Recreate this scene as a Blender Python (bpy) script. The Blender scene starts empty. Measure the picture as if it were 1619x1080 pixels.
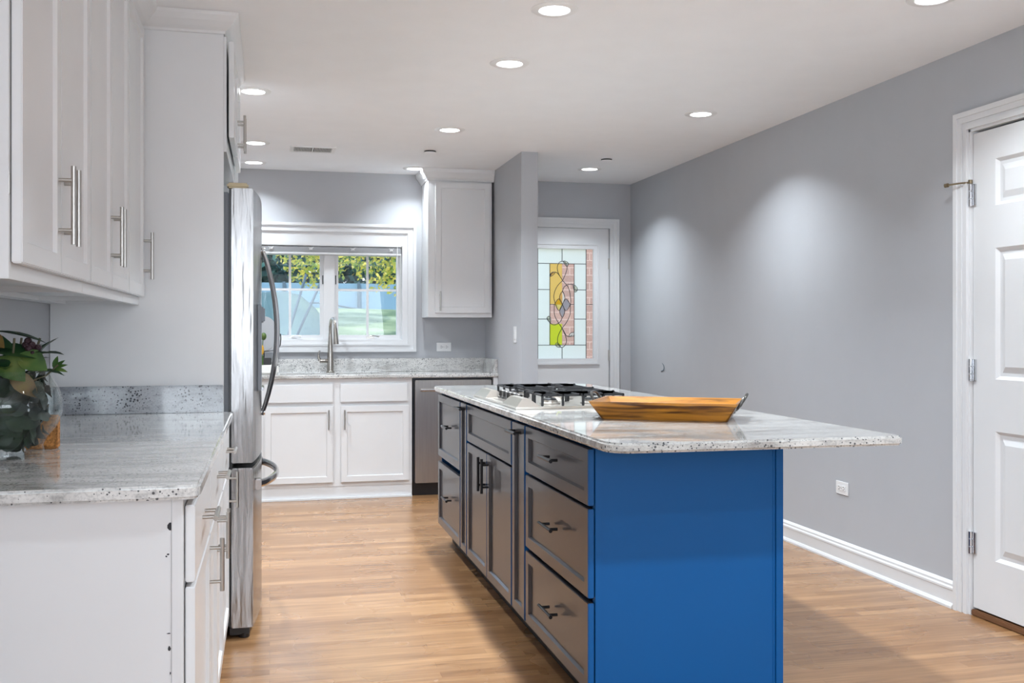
import bpy, bmesh, math, random
from mathutils import Vector, Matrix

SC = bpy.context.scene
COL = SC.collection
PI = math.pi
random.seed(7)

# ------------------------------------------------------------------ camera
cam_d = bpy.data.cameras.new('camera')
cam_d.sensor_fit = 'HORIZONTAL'
cam_d.sensor_width = 36.0
cam_d.lens = 1587.85 / 1619 * 36.0
cam_d.shift_y = (523.83 - 540) / 1619
cam_d.clip_start = 0.05
cam_d.clip_end = 200
cam = bpy.data.objects.new('camera', cam_d)
COL.objects.link(cam)
cam.location = (0, 0, 1.233)
cam.rotation_euler = (PI / 2, 0, -0.2369)
SC.camera = cam

# ------------------------------------------------------------------ view, world, sun, daylight fill
SC.view_settings.view_transform = 'Standard'
SC.view_settings.look = 'None'
SC.view_settings.gamma = 1.0
SC.view_settings.use_curve_mapping = False
SC.view_settings.exposure = 0.52

W = bpy.data.worlds.new('world')
SC.world = W
W.use_nodes = True
wn = W.node_tree
wn.nodes.clear()
wo = wn.nodes.new('ShaderNodeOutputWorld')
wb = wn.nodes.new('ShaderNodeBackground')
wb.inputs['Strength'].default_value = 1.55
wg = wn.nodes.new('ShaderNodeTexCoord')
wsx = wn.nodes.new('ShaderNodeSeparateXYZ')
wr = wn.nodes.new('ShaderNodeValToRGB')
wr.color_ramp.elements[0].position = 0.0
wr.color_ramp.elements[0].color = (0.86, 0.91, 0.97, 1)
wr.color_ramp.elements[1].position = 0.6
wr.color_ramp.elements[1].color = (0.50, 0.70, 1.0, 1)
wn.links.new(wg.outputs['Generated'], wsx.inputs[0])
wn.links.new(wsx.outputs['Z'], wr.inputs[0])
wn.links.new(wr.outputs[0], wb.inputs['Color'])
wn.links.new(wb.outputs[0], wo.inputs[0])


def light(name, kind, loc, energy, color=(1, 1, 1), rot=(0, 0, 0), parent=None, **kw):
    d = bpy.data.lights.new(name, kind)
    d.energy = energy
    d.color = color
    for k, v in kw.items():
        setattr(d, k, v)
    o = bpy.data.objects.new(name, d)
    COL.objects.link(o)
    if parent is not None:
        o.parent = parent
        o.location = Vector(loc) - parent.location
    else:
        o.location = loc
    o.rotation_euler = rot
    return o


# the sun outside, high behind the house, lights the garden and not the room
light('sun', 'SUN', (0, 0, 12), 3.2, (1.0, 0.94, 0.82), (math.radians(38), 0, math.radians(-25)), angle=0.02)
# added fill lights behind the camera, at window openings, tilted up to brighten the ceiling
light('daylight_fill_rear', 'AREA', (1.1, -3.35, 1.55), 52, (0.84, 0.92, 1.0), (math.radians(130), 0, 0),
      shape='RECTANGLE', size=2.0, size_y=1.2)
light('daylight_fill_side', 'AREA', (-0.76, -1.3, 1.55), 34, (0.84, 0.92, 1.0), (math.radians(118), 0, math.radians(-60)),
      shape='RECTANGLE', size=2.0, size_y=1.2)

# ------------------------------------------------------------------ materials
MATS = {}


def mat(name, color, rough=0.5, metal=0.0, coat=0.0, bump=0.0, bscale=80.0, var=0.0, vscale=6.0, spec=None,
        stretch=None, trans=0.0, coat_rough=0.05):
    """principled paint / metal with a little procedural variation"""
    m = bpy.data.materials.new(name)
    m.use_nodes = True
    nt = m.node_tree
    b = nt.nodes['Principled BSDF']
    c = (*color, 1)
    b.inputs['Base Color'].default_value = c
    b.inputs['Roughness'].default_value = rough
    b.inputs['Metallic'].default_value = metal
    b.inputs['Coat Weight'].default_value = coat
    b.inputs['Coat Roughness'].default_value = coat_rough
    if spec is not None:
        b.inputs['Specular IOR Level'].default_value = spec
    if trans:
        b.inputs['Transmission Weight'].default_value = trans
    tc = nt.nodes.new('ShaderNodeTexCoord')
    mp = nt.nodes.new('ShaderNodeMapping')
    nt.links.new(tc.outputs['Object'], mp.inputs[0])
    if stretch:
        mp.inputs['Scale'].default_value = stretch
    n = nt.nodes.new('ShaderNodeTexNoise')
    n.inputs['Scale'].default_value = vscale
    n.inputs['Detail'].default_value = 4
    nt.links.new(mp.outputs[0], n.inputs['Vector'])
    v = max(var, 0.012)
    r = nt.nodes.new('ShaderNodeValToRGB')
    r.color_ramp.elements[0].position = 0.3
    r.color_ramp.elements[0].color = (*[max(0, x * (1 - v)) for x in color], 1)
    r.color_ramp.elements[1].position = 0.7
    r.color_ramp.elements[1].color = (*[min(1, x * (1 + v)) for x in color], 1)
    nt.links.new(n.outputs['Fac'], r.inputs[0])
    nt.links.new(r.outputs[0], b.inputs['Base Color'])
    if bump:
        n2 = nt.nodes.new('ShaderNodeTexNoise')
        n2.inputs['Scale'].default_value = bscale
        n2.inputs['Detail'].default_value = 3
        nt.links.new(mp.outputs[0], n2.inputs['Vector'])
        bp = nt.nodes.new('ShaderNodeBump')
        bp.inputs['Strength'].default_value = bump
        bp.inputs['Distance'].default_value = 0.01
        nt.links.new(n2.outputs['Fac'], bp.inputs['Height'])
        nt.links.new(bp.outputs[0], b.inputs['Normal'])
    MATS[name] = m
    return m


def emis(name, color, strength):
    m = bpy.data.materials.new(name)
    m.use_nodes = True
    nt = m.node_tree
    nt.nodes.clear()
    o = nt.nodes.new('ShaderNodeOutputMaterial')
    e = nt.nodes.new('ShaderNodeEmission')
    e.inputs[0].default_value = (*color, 1)
    e.inputs[1].default_value = strength
    nt.links.new(e.outputs[0], o.inputs[0])
    MATS[name] = m
    return m


def clear_glass(name, tint=(1, 1, 1), gloss=0.5, rough=0.0, extra=0.0):
    """thin sheet of glass: see-through with a fresnel reflection; extra = milky share"""
    m = bpy.data.materials.new(name)
    m.use_nodes = True
    nt = m.node_tree
    nt.nodes.clear()
    o = nt.nodes.new('ShaderNodeOutputMaterial')
    t = nt.nodes.new('ShaderNodeBsdfTransparent')
    t.inputs[0].default_value = (*tint, 1)
    base = t
    if extra:
        d = nt.nodes.new('ShaderNodeBsdfTranslucent')
        d.inputs[0].default_value = (*tint, 1)
        nz = nt.nodes.new('ShaderNodeTexNoise')
        nz.inputs['Scale'].default_value = 60
        mx0 = nt.nodes.new('ShaderNodeMixShader')
        mth = nt.nodes.new('ShaderNodeMath')
        mth.operation = 'MULTIPLY_ADD'
        mth.inputs[1].default_value = 0.3
        mth.inputs[2].default_value = extra - 0.15
        nt.links.new(nz.outputs['Fac'], mth.inputs[0])
        nt.links.new(mth.outputs[0], mx0.inputs[0])
        nt.links.new(t.outputs[0], mx0.inputs[1])
        nt.links.new(d.outputs[0], mx0.inputs[2])
        base = mx0
    g = nt.nodes.new('ShaderNodeBsdfGlossy')
    g.inputs['Roughness'].default_value = rough
    f = nt.nodes.new('ShaderNodeFresnel')
    gm = nt.nodes.new('ShaderNodeNewGeometry')
    ir = nt.nodes.new('ShaderNodeMapRange')
    ir.inputs['To Min'].default_value = 1.45
    ir.inputs['To Max'].default_value = 1 / 1.45
    nt.links.new(gm.outputs['Backfacing'], ir.inputs['Value'])
    nt.links.new(ir.outputs[0], f.inputs[0])
    ml = nt.nodes.new('ShaderNodeMath')
    ml.operation = 'MULTIPLY'
    ml.inputs[1].default_value = gloss
    nt.links.new(f.outputs[0], ml.inputs[0])
    mx = nt.nodes.new('ShaderNodeMixShader')
    nt.links.new(ml.outputs[0], mx.inputs[0])
    nt.links.new(base.outputs[0], mx.inputs[1])
    nt.links.new(g.outputs[0], mx.inputs[2])
    nt.links.new(mx.outputs[0], o.inputs[0])
    MATS[name] = m
    return m


def granite(name, light_c, mid_c, warm_c, rot, speck=1.0):
    m = bpy.data.materials.new(name)
    m.use_nodes = True
    nt = m.node_tree
    L = nt.links.new
    b = nt.nodes['Principled BSDF']
    b.inputs['Roughness'].default_value = 0.07
    b.inputs['Coat Weight'].default_value = 0.3
    b.inputs['Coat Roughness'].default_value = 0.03
    tc = nt.nodes.new('ShaderNodeTexCoord')
    mp = nt.nodes.new('ShaderNodeMapping')
    mp.inputs['Rotation'].default_value = (0.25, 0.1, rot)
    mp.inputs['Scale'].default_value = (1.0, 4.5, 2.5)
    L(tc.outputs['Object'], mp.inputs[0])

    def noise(vec, scale, detail, dist=0.0):
        n = nt.nodes.new('ShaderNodeTexNoise')
        n.inputs['Scale'].default_value = scale
        n.inputs['Detail'].default_value = detail
        n.inputs['Distortion'].default_value = dist
        L(vec, n.inputs['Vector'])
        return n

    def ramp(fac, stops):
        r = nt.nodes.new('ShaderNodeValToRGB')
        el = r.color_ramp.elements
        el[0].position, el[0].color = stops[0][0], (*stops[0][1], 1)
        el[1].position, el[1].color = stops[-1][0], (*stops[-1][1], 1)
        for p, c in stops[1:-1]:
            e = el.new(p)
            e.color = (*c, 1)
        L(fac, r.inputs[0])
        return r

    def mix(a, bb, fac, mode='MIX'):
        x = nt.nodes.new('ShaderNodeMix')
        x.data_type = 'RGBA'
        x.blend_type = mode
        if isinstance(fac, float):
            x.inputs[0].default_value = fac
        else:
            L(fac, x.inputs[0])
        L(a, x.inputs[6])
        L(bb, x.inputs[7])
        return x.outputs[2]
    veins = ramp(noise(mp.outputs[0], 3.0, 8, 0.7).outputs['Fac'],
                 [(0.30, warm_c), (0.44, mid_c), (0.56, light_c), (0.75, light_c)])
    fine = ramp(noise(mp.outputs[0], 26.0, 6, 0.5).outputs['Fac'],
                [(0.34, (0.45, 0.45, 0.46)), (0.46, (0.92, 0.92, 0.92)), (0.62, (1, 1, 1))])
    c1 = mix(veins.outputs[0], fine.outputs[0], 0.55, 'MULTIPLY')
    grain = ramp(noise(tc.outputs['Object'], 170.0, 3).outputs['Fac'],
                 [(0.38, (0.55, 0.56, 0.58)), (0.5, (1, 1, 1)), (0.68, (1.0, 1.0, 1.0))])
    c2 = mix(c1, grain.outputs[0], 0.45, 'MULTIPLY')
    vo = nt.nodes.new('ShaderNodeTexVoronoi')
    vo.inputs['Scale'].default_value = 88.0
    L(tc.outputs['Object'], vo.inputs['Vector'])
    thr = noise(tc.outputs['Object'], 9.0, 2)
    tr = ramp(thr.outputs['Fac'], [(0.30, (0.10, 0.10, 0.10)), (0.72, (0.37, 0.37, 0.37))])
    lt = nt.nodes.new('ShaderNodeMath')
    lt.operation = 'LESS_THAN'
    L(vo.outputs['Distance'], lt.inputs[0])
    L(tr.outputs[0], lt.inputs[1])
    mul = nt.nodes.new('ShaderNodeMath')
    mul.operation = 'MULTIPLY'
    mul.inputs[1].default_value = 0.85 * speck
    L(lt.outputs[0], mul.inputs[0])
    dark = nt.nodes.new('ShaderNodeRGB')
    dark.outputs[0].default_value = (0.025, 0.028, 0.035, 1)
    c3 = mix(c2, dark.outputs[0], mul.outputs[0])
    L(c3, b.inputs['Base Color'])
    MATS[name] = m
    return m


def wood(name, c_dark, c_light, stretch, rough=0.35, scale=6.0, coat=0.2, contrast=(0.3, 0.7)):
    m = bpy.data.materials.new(name)
    m.use_nodes = True
    nt = m.node_tree
    L = nt.links.new
    b = nt.nodes['Principled BSDF']
    b.inputs['Roughness'].default_value = rough
    b.inputs['Coat Weight'].default_value = coat
    b.inputs['Coat Roughness'].default_value = 0.15
    tc = nt.nodes.new('ShaderNodeTexCoord')
    mp = nt.nodes.new('ShaderNodeMapping')
    mp.inputs['Scale'].default_value = stretch
    L(tc.outputs['Object'], mp.inputs[0])
    n = nt.nodes.new('ShaderNodeTexNoise')
    n.inputs['Scale'].default_value = scale
    n.inputs['Detail'].default_value = 7
    n.inputs['Distortion'].default_value = 0.6
    L(mp.outputs[0], n.inputs['Vector'])
    r = nt.nodes.new('ShaderNodeValToRGB')
    r.color_ramp.elements[0].position = contrast[0]
    r.color_ramp.elements[0].color = (*c_dark, 1)
    r.color_ramp.elements[1].position = contrast[1]
    r.color_ramp.elements[1].color = (*c_light, 1)
    L(n.outputs['Fac'], r.inputs[0])
    L(r.outputs[0], b.inputs['Base Color'])
    MATS[name] = m
    return m


def floor_mat():
    m = bpy.data.materials.new('oak_floor')
    m.use_nodes = True
    nt = m.node_tree
    L = nt.links.new
    b = nt.nodes['Principled BSDF']
    tc = nt.nodes.new('ShaderNodeTexCoord')
    br = nt.nodes.new('ShaderNodeTexBrick')
    br.offset = 0.37
    br.offset_frequency = 2
    br.squash = 1.35
    br.squash_frequency = 3
    br.inputs['Scale'].default_value = 1.0
    br.inputs['Brick Width'].default_value = 0.95
    br.inputs['Row Height'].default_value = 0.057
    br.inputs['Mortar Size'].default_value = 0.0007
    br.inputs['Mortar Smooth'].default_value = 0.3
    br.inputs['Bias'].default_value = 0.0
    br.inputs['Color1'].default_value = (0.275, 0.138, 0.058, 1)
    br.inputs['Color2'].default_value = (0.425, 0.238, 0.112, 1)
    br.inputs['Mortar'].default_value = (0.20, 0.09, 0.035, 1)
    L(tc.outputs['Object'], br.inputs['Vector'])
    mp = nt.nodes.new('ShaderNodeMapping')
    mp.inputs['Scale'].default_value = (1.6, 26.0, 1.0)
    L(tc.outputs['Object'], mp.inputs[0])
    n = nt.nodes.new('ShaderNodeTexNoise')
    n.inputs['Scale'].default_value = 2.2
    n.inputs['Detail'].default_value = 8
    n.inputs['Distortion'].default_value = 0.9
    L(mp.outputs[0], n.inputs['Vector'])
    r = nt.nodes.new('ShaderNodeValToRGB')
    r.color_ramp.elements[0].position = 0.30
    r.color_ramp.elements[0].color = (0.62, 0.56, 0.50, 1)
    r.color_ramp.elements[1].position = 0.66
    r.color_ramp.elements[1].color = (1.08, 1.06, 1.04, 1)
    L(n.outputs['Fac'], r.inputs[0])
    mx = nt.nodes.new('ShaderNodeMix')
    mx.data_type = 'RGBA'
    mx.blend_type = 'MULTIPLY'
    mx.inputs[0].default_value = 0.8
    L(br.outputs['Color'], mx.inputs[6])
    L(r.outputs[0], mx.inputs[7])
    L(mx.outputs[2], b.inputs['Base Color'])
    n3 = nt.nodes.new('ShaderNodeTexNoise')
    n3.inputs['Scale'].default_value = 3.0
    L(tc.outputs['Object'], n3.inputs['Vector'])
    mr = nt.nodes.new('ShaderNodeMapRange')
    mr.inputs['To Min'].default_value = 0.20
    mr.inputs['To Max'].default_value = 0.36
    L(n3.outputs['Fac'], mr.inputs['Value'])
    L(mr.outputs[0], b.inputs['Roughness'])
    bp = nt.nodes.new('ShaderNodeBump')
    bp.inputs['Strength'].default_value = 0.08
    bp.inputs['Distance'].default_value = 0.002
    L(n.outputs['Fac'], bp.inputs['Height'])
    L(bp.outputs[0], b.inputs['Normal'])
    b.inputs['Coat Weight'].default_value = 0.25
    b.inputs['Coat Roughness'].default_value = 0.22
    MATS['oak_floor'] = m
    return m


def brick_mat():
    m = bpy.data.materials.new('outside_brick')
    m.use_nodes = True
    nt = m.node_tree
    b = nt.nodes['Principled BSDF']
    b.inputs['Roughness'].default_value = 0.9
    tc = nt.nodes.new('ShaderNodeTexCoord')
    mp = nt.nodes.new('ShaderNodeMapping')
    mp.inputs['Rotation'].default_value = (PI / 2, 0, 0)
    nt.links.new(tc.outputs['Object'], mp.inputs[0])
    br = nt.nodes.new('ShaderNodeTexBrick')
    br.inputs['Scale'].default_value = 1.0
    br.inputs['Brick Width'].default_value = 0.21
    br.inputs['Row Height'].default_value = 0.075
    br.inputs['Mortar Size'].default_value = 0.006
    br.inputs['Color1'].default_value = (0.34, 0.215, 0.175, 1)
    br.inputs['Color2'].default_value = (0.28, 0.175, 0.145, 1)
    br.inputs['Mortar'].default_value = (0.43, 0.33, 0.29, 1)
    nt.links.new(mp.outputs[0], br.inputs['Vector'])
    nt.links.new(br.outputs['Color'], b.inputs['Base Color'])
    MATS['brick'] = m
    return m


def leaf_mat(name, cols, scale=9.0, transl=0.35, rough=0.5):
    m = bpy.data.materials.new(name)
    m.use_nodes = True
    nt = m.node_tree
    L = nt.links.new
    nt.nodes.clear()
    o = nt.nodes.new('ShaderNodeOutputMaterial')
    p = nt.nodes.new('ShaderNodeBsdfPrincipled')
    p.inputs['Roughness'].default_value = rough
    t = nt.nodes.new('ShaderNodeBsdfTranslucent')
    mx = nt.nodes.new('ShaderNodeMixShader')
    mx.inputs[0].default_value = transl
    tc = nt.nodes.new('ShaderNodeTexCoord')
    n = nt.nodes.new('ShaderNodeTexNoise')
    n.inputs['Scale'].default_value = scale
    n.inputs['Detail'].default_value = 2
    r = nt.nodes.new('ShaderNodeValToRGB')
    el = r.color_ramp.elements
    k = len(cols)
    el[0].position, el[0].color = 0.30, (*cols[0], 1)
    el[1].position, el[1].color = 0.70, (*cols[-1], 1)
    for i in range(1, k - 1):
        e = el.new(0.30 + 0.40 * i / (k - 1))
        e.color = (*cols[i], 1)
    L(tc.outputs['Object'], n.inputs['Vector'])
    L(n.outputs['Fac'], r.inputs[0])
    L(r.outputs[0], p.inputs['Base Color'])
    L(r.outputs[0], t.inputs[0])
    L(p.outputs[0], mx.inputs[1])
    L(t.outputs[0], mx.inputs[2])
    L(mx.outputs[0], o.inputs[0])
    MATS[name] = m
    return m


mat('wall_paint', (0.452, 0.462, 0.486), 0.7, bump=0.02, bscale=300)
mat('ceiling_paint', (0.88, 0.89, 0.91), 0.85, bump=0.02, bscale=250)
mat('trim_white', (0.72, 0.725, 0.735), 0.35)
mat('cabinet_white', (0.73, 0.735, 0.745), 0.32, coat=0.15, coat_rough=0.2)
mat('cabinet_shadow_side', (0.60, 0.62, 0.65), 0.5)
mat('chip_dark', (0.03, 0.03, 0.035), 0.8)
mat('blue_paint', (0.0, 0.088, 0.29), 0.45, coat=0.04, coat_rough=0.3, var=0.03, vscale=1.5, spec=0.3)
mat('front_reflect_grey', (0.040, 0.041, 0.050), 0.34, coat=0.30, coat_rough=0.06, spec=0.4)  # grey holds the floor reflections seen on the blue island fronts
mat('black_gap', (0.006, 0.006, 0.007), 0.6)
mat('black_metal', (0.012, 0.013, 0.016), 0.3, metal=0.3)
mat('cast_iron', (0.018, 0.019, 0.022), 0.42)
mat('nickel', (0.50, 0.48, 0.45), 0.28, metal=1.0)
mat('chrome', (0.62, 0.63, 0.65), 0.16, metal=1.0)
mat('faucet_steel', (0.45, 0.42, 0.38), 0.22, metal=1.0)
mat('stainless', (0.52, 0.53, 0.55), 0.24, metal=1.0, bump=0.1, bscale=3.0, var=0.05)
mat('stainless_dented', (0.36, 0.355, 0.355), 0.24, metal=1.0, bump=0.6, bscale=3.0, stretch=(7.0, 3.0, 0.8), var=0.03)
mat('stainless_brushed', (0.40, 0.37, 0.34), 0.30, metal=1.0, bump=0.1, bscale=40, stretch=(30, 30, 0.6), var=0.05)
mat('cooktop_steel', (0.62, 0.59, 0.54), 0.33, metal=1.0)
mat('fridge_case', (0.20, 0.22, 0.25), 0.5)
mat('plastic_black', (0.015, 0.015, 0.017), 0.3)
mat('plastic_white', (0.80, 0.80, 0.80), 0.35)
mat('sponge_white', (0.75, 0.73, 0.69), 0.8)
mat('plate_grey', (0.42, 0.43, 0.45), 0.5)
mat('lead_came', (0.03, 0.03, 0.035), 0.5)
mat('brass_dark', (0.25, 0.20, 0.13), 0.35, metal=1.0)
mat('tray_iron', (0.10, 0.095, 0.09), 0.35, metal=0.9)
mat('knob_steel', (0.16, 0.155, 0.15), 0.35, metal=1.0)
mat('berry', (0.03, 0.008, 0.015), 0.35, bump=0.6, bscale=300)
mat('stem', (0.10, 0.09, 0.05), 0.6)
mat('bark', (0.12, 0.09, 0.07), 0.9, var=0.3, vscale=12)
mat('fence_blue', (0.15, 0.26, 0.36), 0.7, var=0.08, vscale=1.2)
mat('fence_white', (0.85, 0.88, 0.9), 0.7)
mat('pole_dark', (0.05, 0.09, 0.13), 0.6)
mat('cork', (0.42, 0.18, 0.05), 0.9, var=0.6, vscale=120)
mat('threshold', (0.16, 0.07, 0.03), 0.5)
mat('vent_dark', (0.10, 0.10, 0.09), 0.7)
leaf_mat('lawn', [(0.09, 0.14, 0.07), (0.18, 0.235, 0.13), (0.29, 0.34, 0.22)], 1.4, 0.0, 0.95)
leaf_mat('mound', [(0.035, 0.08, 0.09), (0.065, 0.12, 0.13), (0.10, 0.165, 0.15)], 0.9, 0.0, 0.95)  # dark blue green colour holds the tree shade on this grass
leaf_mat('leaves_yellow', [(0.08, 0.19, 0.05), (0.36, 0.46, 0.09), (0.80, 0.64, 0.10), (0.88, 0.80, 0.35)], 4.0, 0.5)
leaf_mat('leaves_teal', [(0.015, 0.07, 0.08), (0.04, 0.14, 0.14), (0.10, 0.24, 0.18)], 2.5, 0.3)
leaf_mat('leaves_dark', [(0.004, 0.018, 0.012), (0.012, 0.05, 0.022), (0.03, 0.085, 0.02)], 14.0, 0.2)
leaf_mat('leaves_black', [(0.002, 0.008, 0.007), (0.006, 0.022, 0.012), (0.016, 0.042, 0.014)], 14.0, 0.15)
leaf_mat('leaves_mid', [(0.02, 0.06, 0.02), (0.07, 0.15, 0.03), (0.16, 0.20, 0.05)], 16.0, 0.25)
leaf_mat('leaves_rust', [(0.05, 0.05, 0.02), (0.16, 0.09, 0.03), (0.22, 0.16, 0.03)], 14.0, 0.2)
granite('granite_light', (0.72, 0.71, 0.69), (0.60, 0.595, 0.58), (0.42, 0.40, 0.375), 0.85)
granite('granite_island', (0.62, 0.61, 0.585), (0.47, 0.46, 0.44), (0.27, 0.25, 0.23), 0.55)
granite('granite_edge', (0.46, 0.485, 0.52), (0.37, 0.395, 0.43), (0.20, 0.21, 0.23), 1.2, 1.0)
wood('tray_wood', (0.075, 0.022, 0.004), (0.52, 0.215, 0.024), (1.6, 12.0, 22.0), 0.28, 2.4, 0.4, (0.36, 0.62))
wood('tray_wood_dark', (0.10, 0.035, 0.008), (0.40, 0.17, 0.025), (2.0, 2.0, 16.0), 0.3, 2.2, 0.4)
floor_mat()
brick_mat()
emis('lamp_glow', (0.97, 0.985, 1.0), 7.0)
clear_glass('window_glass', (0.95, 0.98, 1.0), 0.6)
clear_glass('vase_glass', (0.96, 0.98, 0.975), 0.75)
clear_glass('pane_milky', (1.0, 1.0, 0.96), 0.3, 0.1, 0.86)
clear_glass('pane_clear', (0.98, 0.93, 0.91), 0.3, 0.05, 0.10)
clear_glass('pane_orange', (1.0, 0.80, 0.42), 0.3, 0.05, 0.72)
clear_glass('pane_lime', (0.85, 0.88, 0.22), 0.3, 0.05, 0.72)
clear_glass('pane_yellow', (0.95, 0.92, 0.45), 0.3, 0.05, 0.6)
clear_glass('pane_grey', (0.62, 0.66, 0.72), 0.3, 0.05, 0.5)

# ------------------------------------------------------------------ builders
ORG = {}


class MB:
    """collects shapes in world coordinates and links them as ONE mesh object"""

    def __init__(s):
        s.bm = bmesh.new()

    def _add(s, tmp, M=None):
        if M is not None:
            tmp.transform(M)
        me = bpy.data.meshes.new('tmp')
        tmp.to_mesh(me)
        tmp.free()
        s.bm.from_mesh(me)
        bpy.data.meshes.remove(me)
        return s

    def box(s, x0, x1, y0, y1, z0, z1, bev=0.0, seg=2, M=None):
        t = bmesh.new()
        bmesh.ops.create_cube(t, size=1)
        x0, x1 = min(x0, x1), max(x0, x1)
        y0, y1 = min(y0, y1), max(y0, y1)
        z0, z1 = min(z0, z1), max(z0, z1)
        for v in t.verts:
            v.co = Vector((x0 + (v.co.x + .5) * (x1 - x0), y0 + (v.co.y + .5) * (y1 - y0), z0 + (v.co.z + .5) * (z1 - z0)))
        if bev:
            bmesh.ops.bevel(t, geom=t.edges[:], offset=bev, segments=seg, affect='EDGES')
        return s._add(t, M)

    def shaker(s, b, front, rail, depth=0.009, slope=0.006, bev=0.0025, raise_=0.0):
        """flat door or drawer front with a recessed centre; b = box bounds, front = outward direction"""
        t = bmesh.new()
        x0, x1, y0, y1, z0, z1 = b
        bmesh.ops.create_cube(t, size=1)
        for v in t.verts:
            v.co = Vector((x0 + (v.co.x + .5) * (x1 - x0), y0 + (v.co.y + .5) * (y1 - y0), z0 + (v.co.z + .5) * (z1 - z0)))
        if bev:
            bmesh.ops.bevel(t, geom=t.edges[:], offset=bev, segments=2, affect='EDGES')
        t.normal_update()
        d = Vector(front)
        f = max((f for f in t.faces if f.normal.dot(d) > 0.99), key=lambda f: f.calc_area())
        if rail:
            bmesh.ops.inset_region(t, faces=[f], thickness=rail)
            bmesh.ops.inset_region(t, faces=[f], thickness=slope, depth=-depth)
            if raise_:
                bmesh.ops.inset_region(t, faces=[f], thickness=0.03)
                bmesh.ops.inset_region(t, faces=[f], thickness=0.018, depth=raise_)
        return s._add(t)

    def cyl(s, p0, p1, r, r2=None, n=16, caps=True):
        p0, p1 = Vector(p0), Vector(p1)
        d = p1 - p0
        t = bmesh.new()
        bmesh.ops.create_cone(t, cap_ends=caps, segments=n, radius1=r, radius2=r if r2 is None else r2, depth=d.length)
        M = Matrix.Translation((p0 + p1) / 2) @ d.to_track_quat('Z', 'Y').to_matrix().to_4x4()
        return s._add(t, M)

    def tube(s, pts, r, n=10, closed=False, rx=None):
        """swept tube along points; r number or list; rx = (a, b) flattens the section"""
        pts = [Vector(p) for p in pts]
        k = len(pts)
        rr = r if isinstance(r, (list, tuple)) else [r] * k
        t = bmesh.new()
        rings = []
        up = None
        for i, p in enumerate(pts):
            if closed:
                d = pts[(i + 1) % k] - pts[i - 1]
            else:
                d = pts[min(i + 1, k - 1)] - pts[max(i - 1, 0)]
            d.normalize()
            if up is None:
                up = Vector((0, 0, 1)) if abs(d.z) < 0.9 else Vector((0, 1, 0))
            a = d.cross(up).normalized()
            up = a.cross(d).normalized()
            fa, fb = rx if rx else (1, 1)
            rings.append([t.verts.new(p + a * math.cos(2 * PI * j / n) * rr[i] * fa + up * math.sin(2 * PI * j / n) * rr[i] * fb)
                          for j in range(n)])
        m = k if closed else k - 1
        for i in range(m):
            A, B = rings[i], rings[(i + 1) % k]
            for j in range(n):
                t.faces.new((A[j], A[(j + 1) % n], B[(j + 1) % n], B[j]))
        if not closed:
            t.faces.new(rings[0][::-1])
            t.faces.new(rings[-1])
        bmesh.ops.recalc_face_normals(t, faces=t.faces[:])
        return s._add(t)

    def lathe(s, prof, c, n=32, close=False):
        """prof = [(r, z)] turned about the vertical through c"""
        t = bmesh.new()
        rings = []
        for r, z in prof:
            rings.append([t.verts.new((c[0] + max(r, 1e-5) * math.cos(2 * PI * j / n), c[1] + max(r, 1e-5) * math.sin(2 * PI * j / n), c[2] + z))
                          for j in range(n)])
        kk = len(rings)
        for i in range(kk if close else kk - 1):
            A, B = rings[i], rings[(i + 1) % kk]
            for j in range(n):
                t.faces.new((A[j], A[(j + 1) % n], B[(j + 1) % n], B[j]))
        bmesh.ops.remove_doubles(t, verts=t.verts[:], dist=1e-4)
        bmesh.ops.recalc_face_normals(t, faces=t.faces[:])
        return s._add(t)

    def prism(s, poly, axis, a0, a1, bev=0.0, seg=2):
        """polygon in the plane across axis, extruded from a0 to a1 along it"""
        t = bmesh.new()

        def P(u, v, a):
            return {'X': (a, u, v), 'Y': (u, a, v), 'Z': (u, v, a)}[axis]
        A = [t.verts.new(P(u, v, a0)) for u, v in poly]
        B = [t.verts.new(P(u, v, a1)) for u, v in poly]
        n = len(poly)
        t.faces.new(A)
        t.faces.new(B)
        for i in range(n):
            t.faces.new((A[i], A[(i + 1) % n], B[(i + 1) % n], B[i]))
        bmesh.ops.recalc_face_normals(t, faces=t.faces[:])
        if bev:
            ed = [e for e in t.edges if (e.verts[0] in A) == (e.verts[1] in A)]
            bmesh.ops.bevel(t, geom=ed, offset=bev, segments=seg, affect='EDGES')
        return s._add(t)

    def ring(s, axis, a0, a1, o, i):
        """rectangular frame: o, i = (u0, u1, v0, v1) outer and inner, thickness a0..a1 along axis"""
        def bx(u0, u1, v0, v1):
            if axis == 'Y':
                s.box(u0, u1, a0, a1, v0, v1)
            elif axis == 'X':
                s.box(a0, a1, u0, u1, v0, v1)
            else:
                s.box(u0, u1, v0, v1, a0, a1)
        bx(o[0], i[0], o[2], o[3])
        bx(i[1], o[1], o[2], o[3])
        bx(i[0], i[1], o[2], i[2])
        bx(i[0], i[1], i[3], o[3])
        return s

    def quadstrip(s, rows):
        t = bmesh.new()
        R = [[t.verts.new(p) for p in r] for r in rows]
        for i in range(len(R) - 1):
            for j in range(len(R[0]) - 1):
                t.faces.new((R[i][j], R[i][j + 1], R[i + 1][j + 1], R[i + 1][j]))
        return s._add(t)

    def sphere(s, c, r, n=12, sz=1.0):
        t = bmesh.new()
        bmesh.ops.create_uvsphere(t, u_segments=n, v_segments=max(6, n // 2), radius=r)
        return s._add(t, Matrix.Translation(c) @ Matrix.Diagonal((1, 1, sz, 1)))

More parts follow.
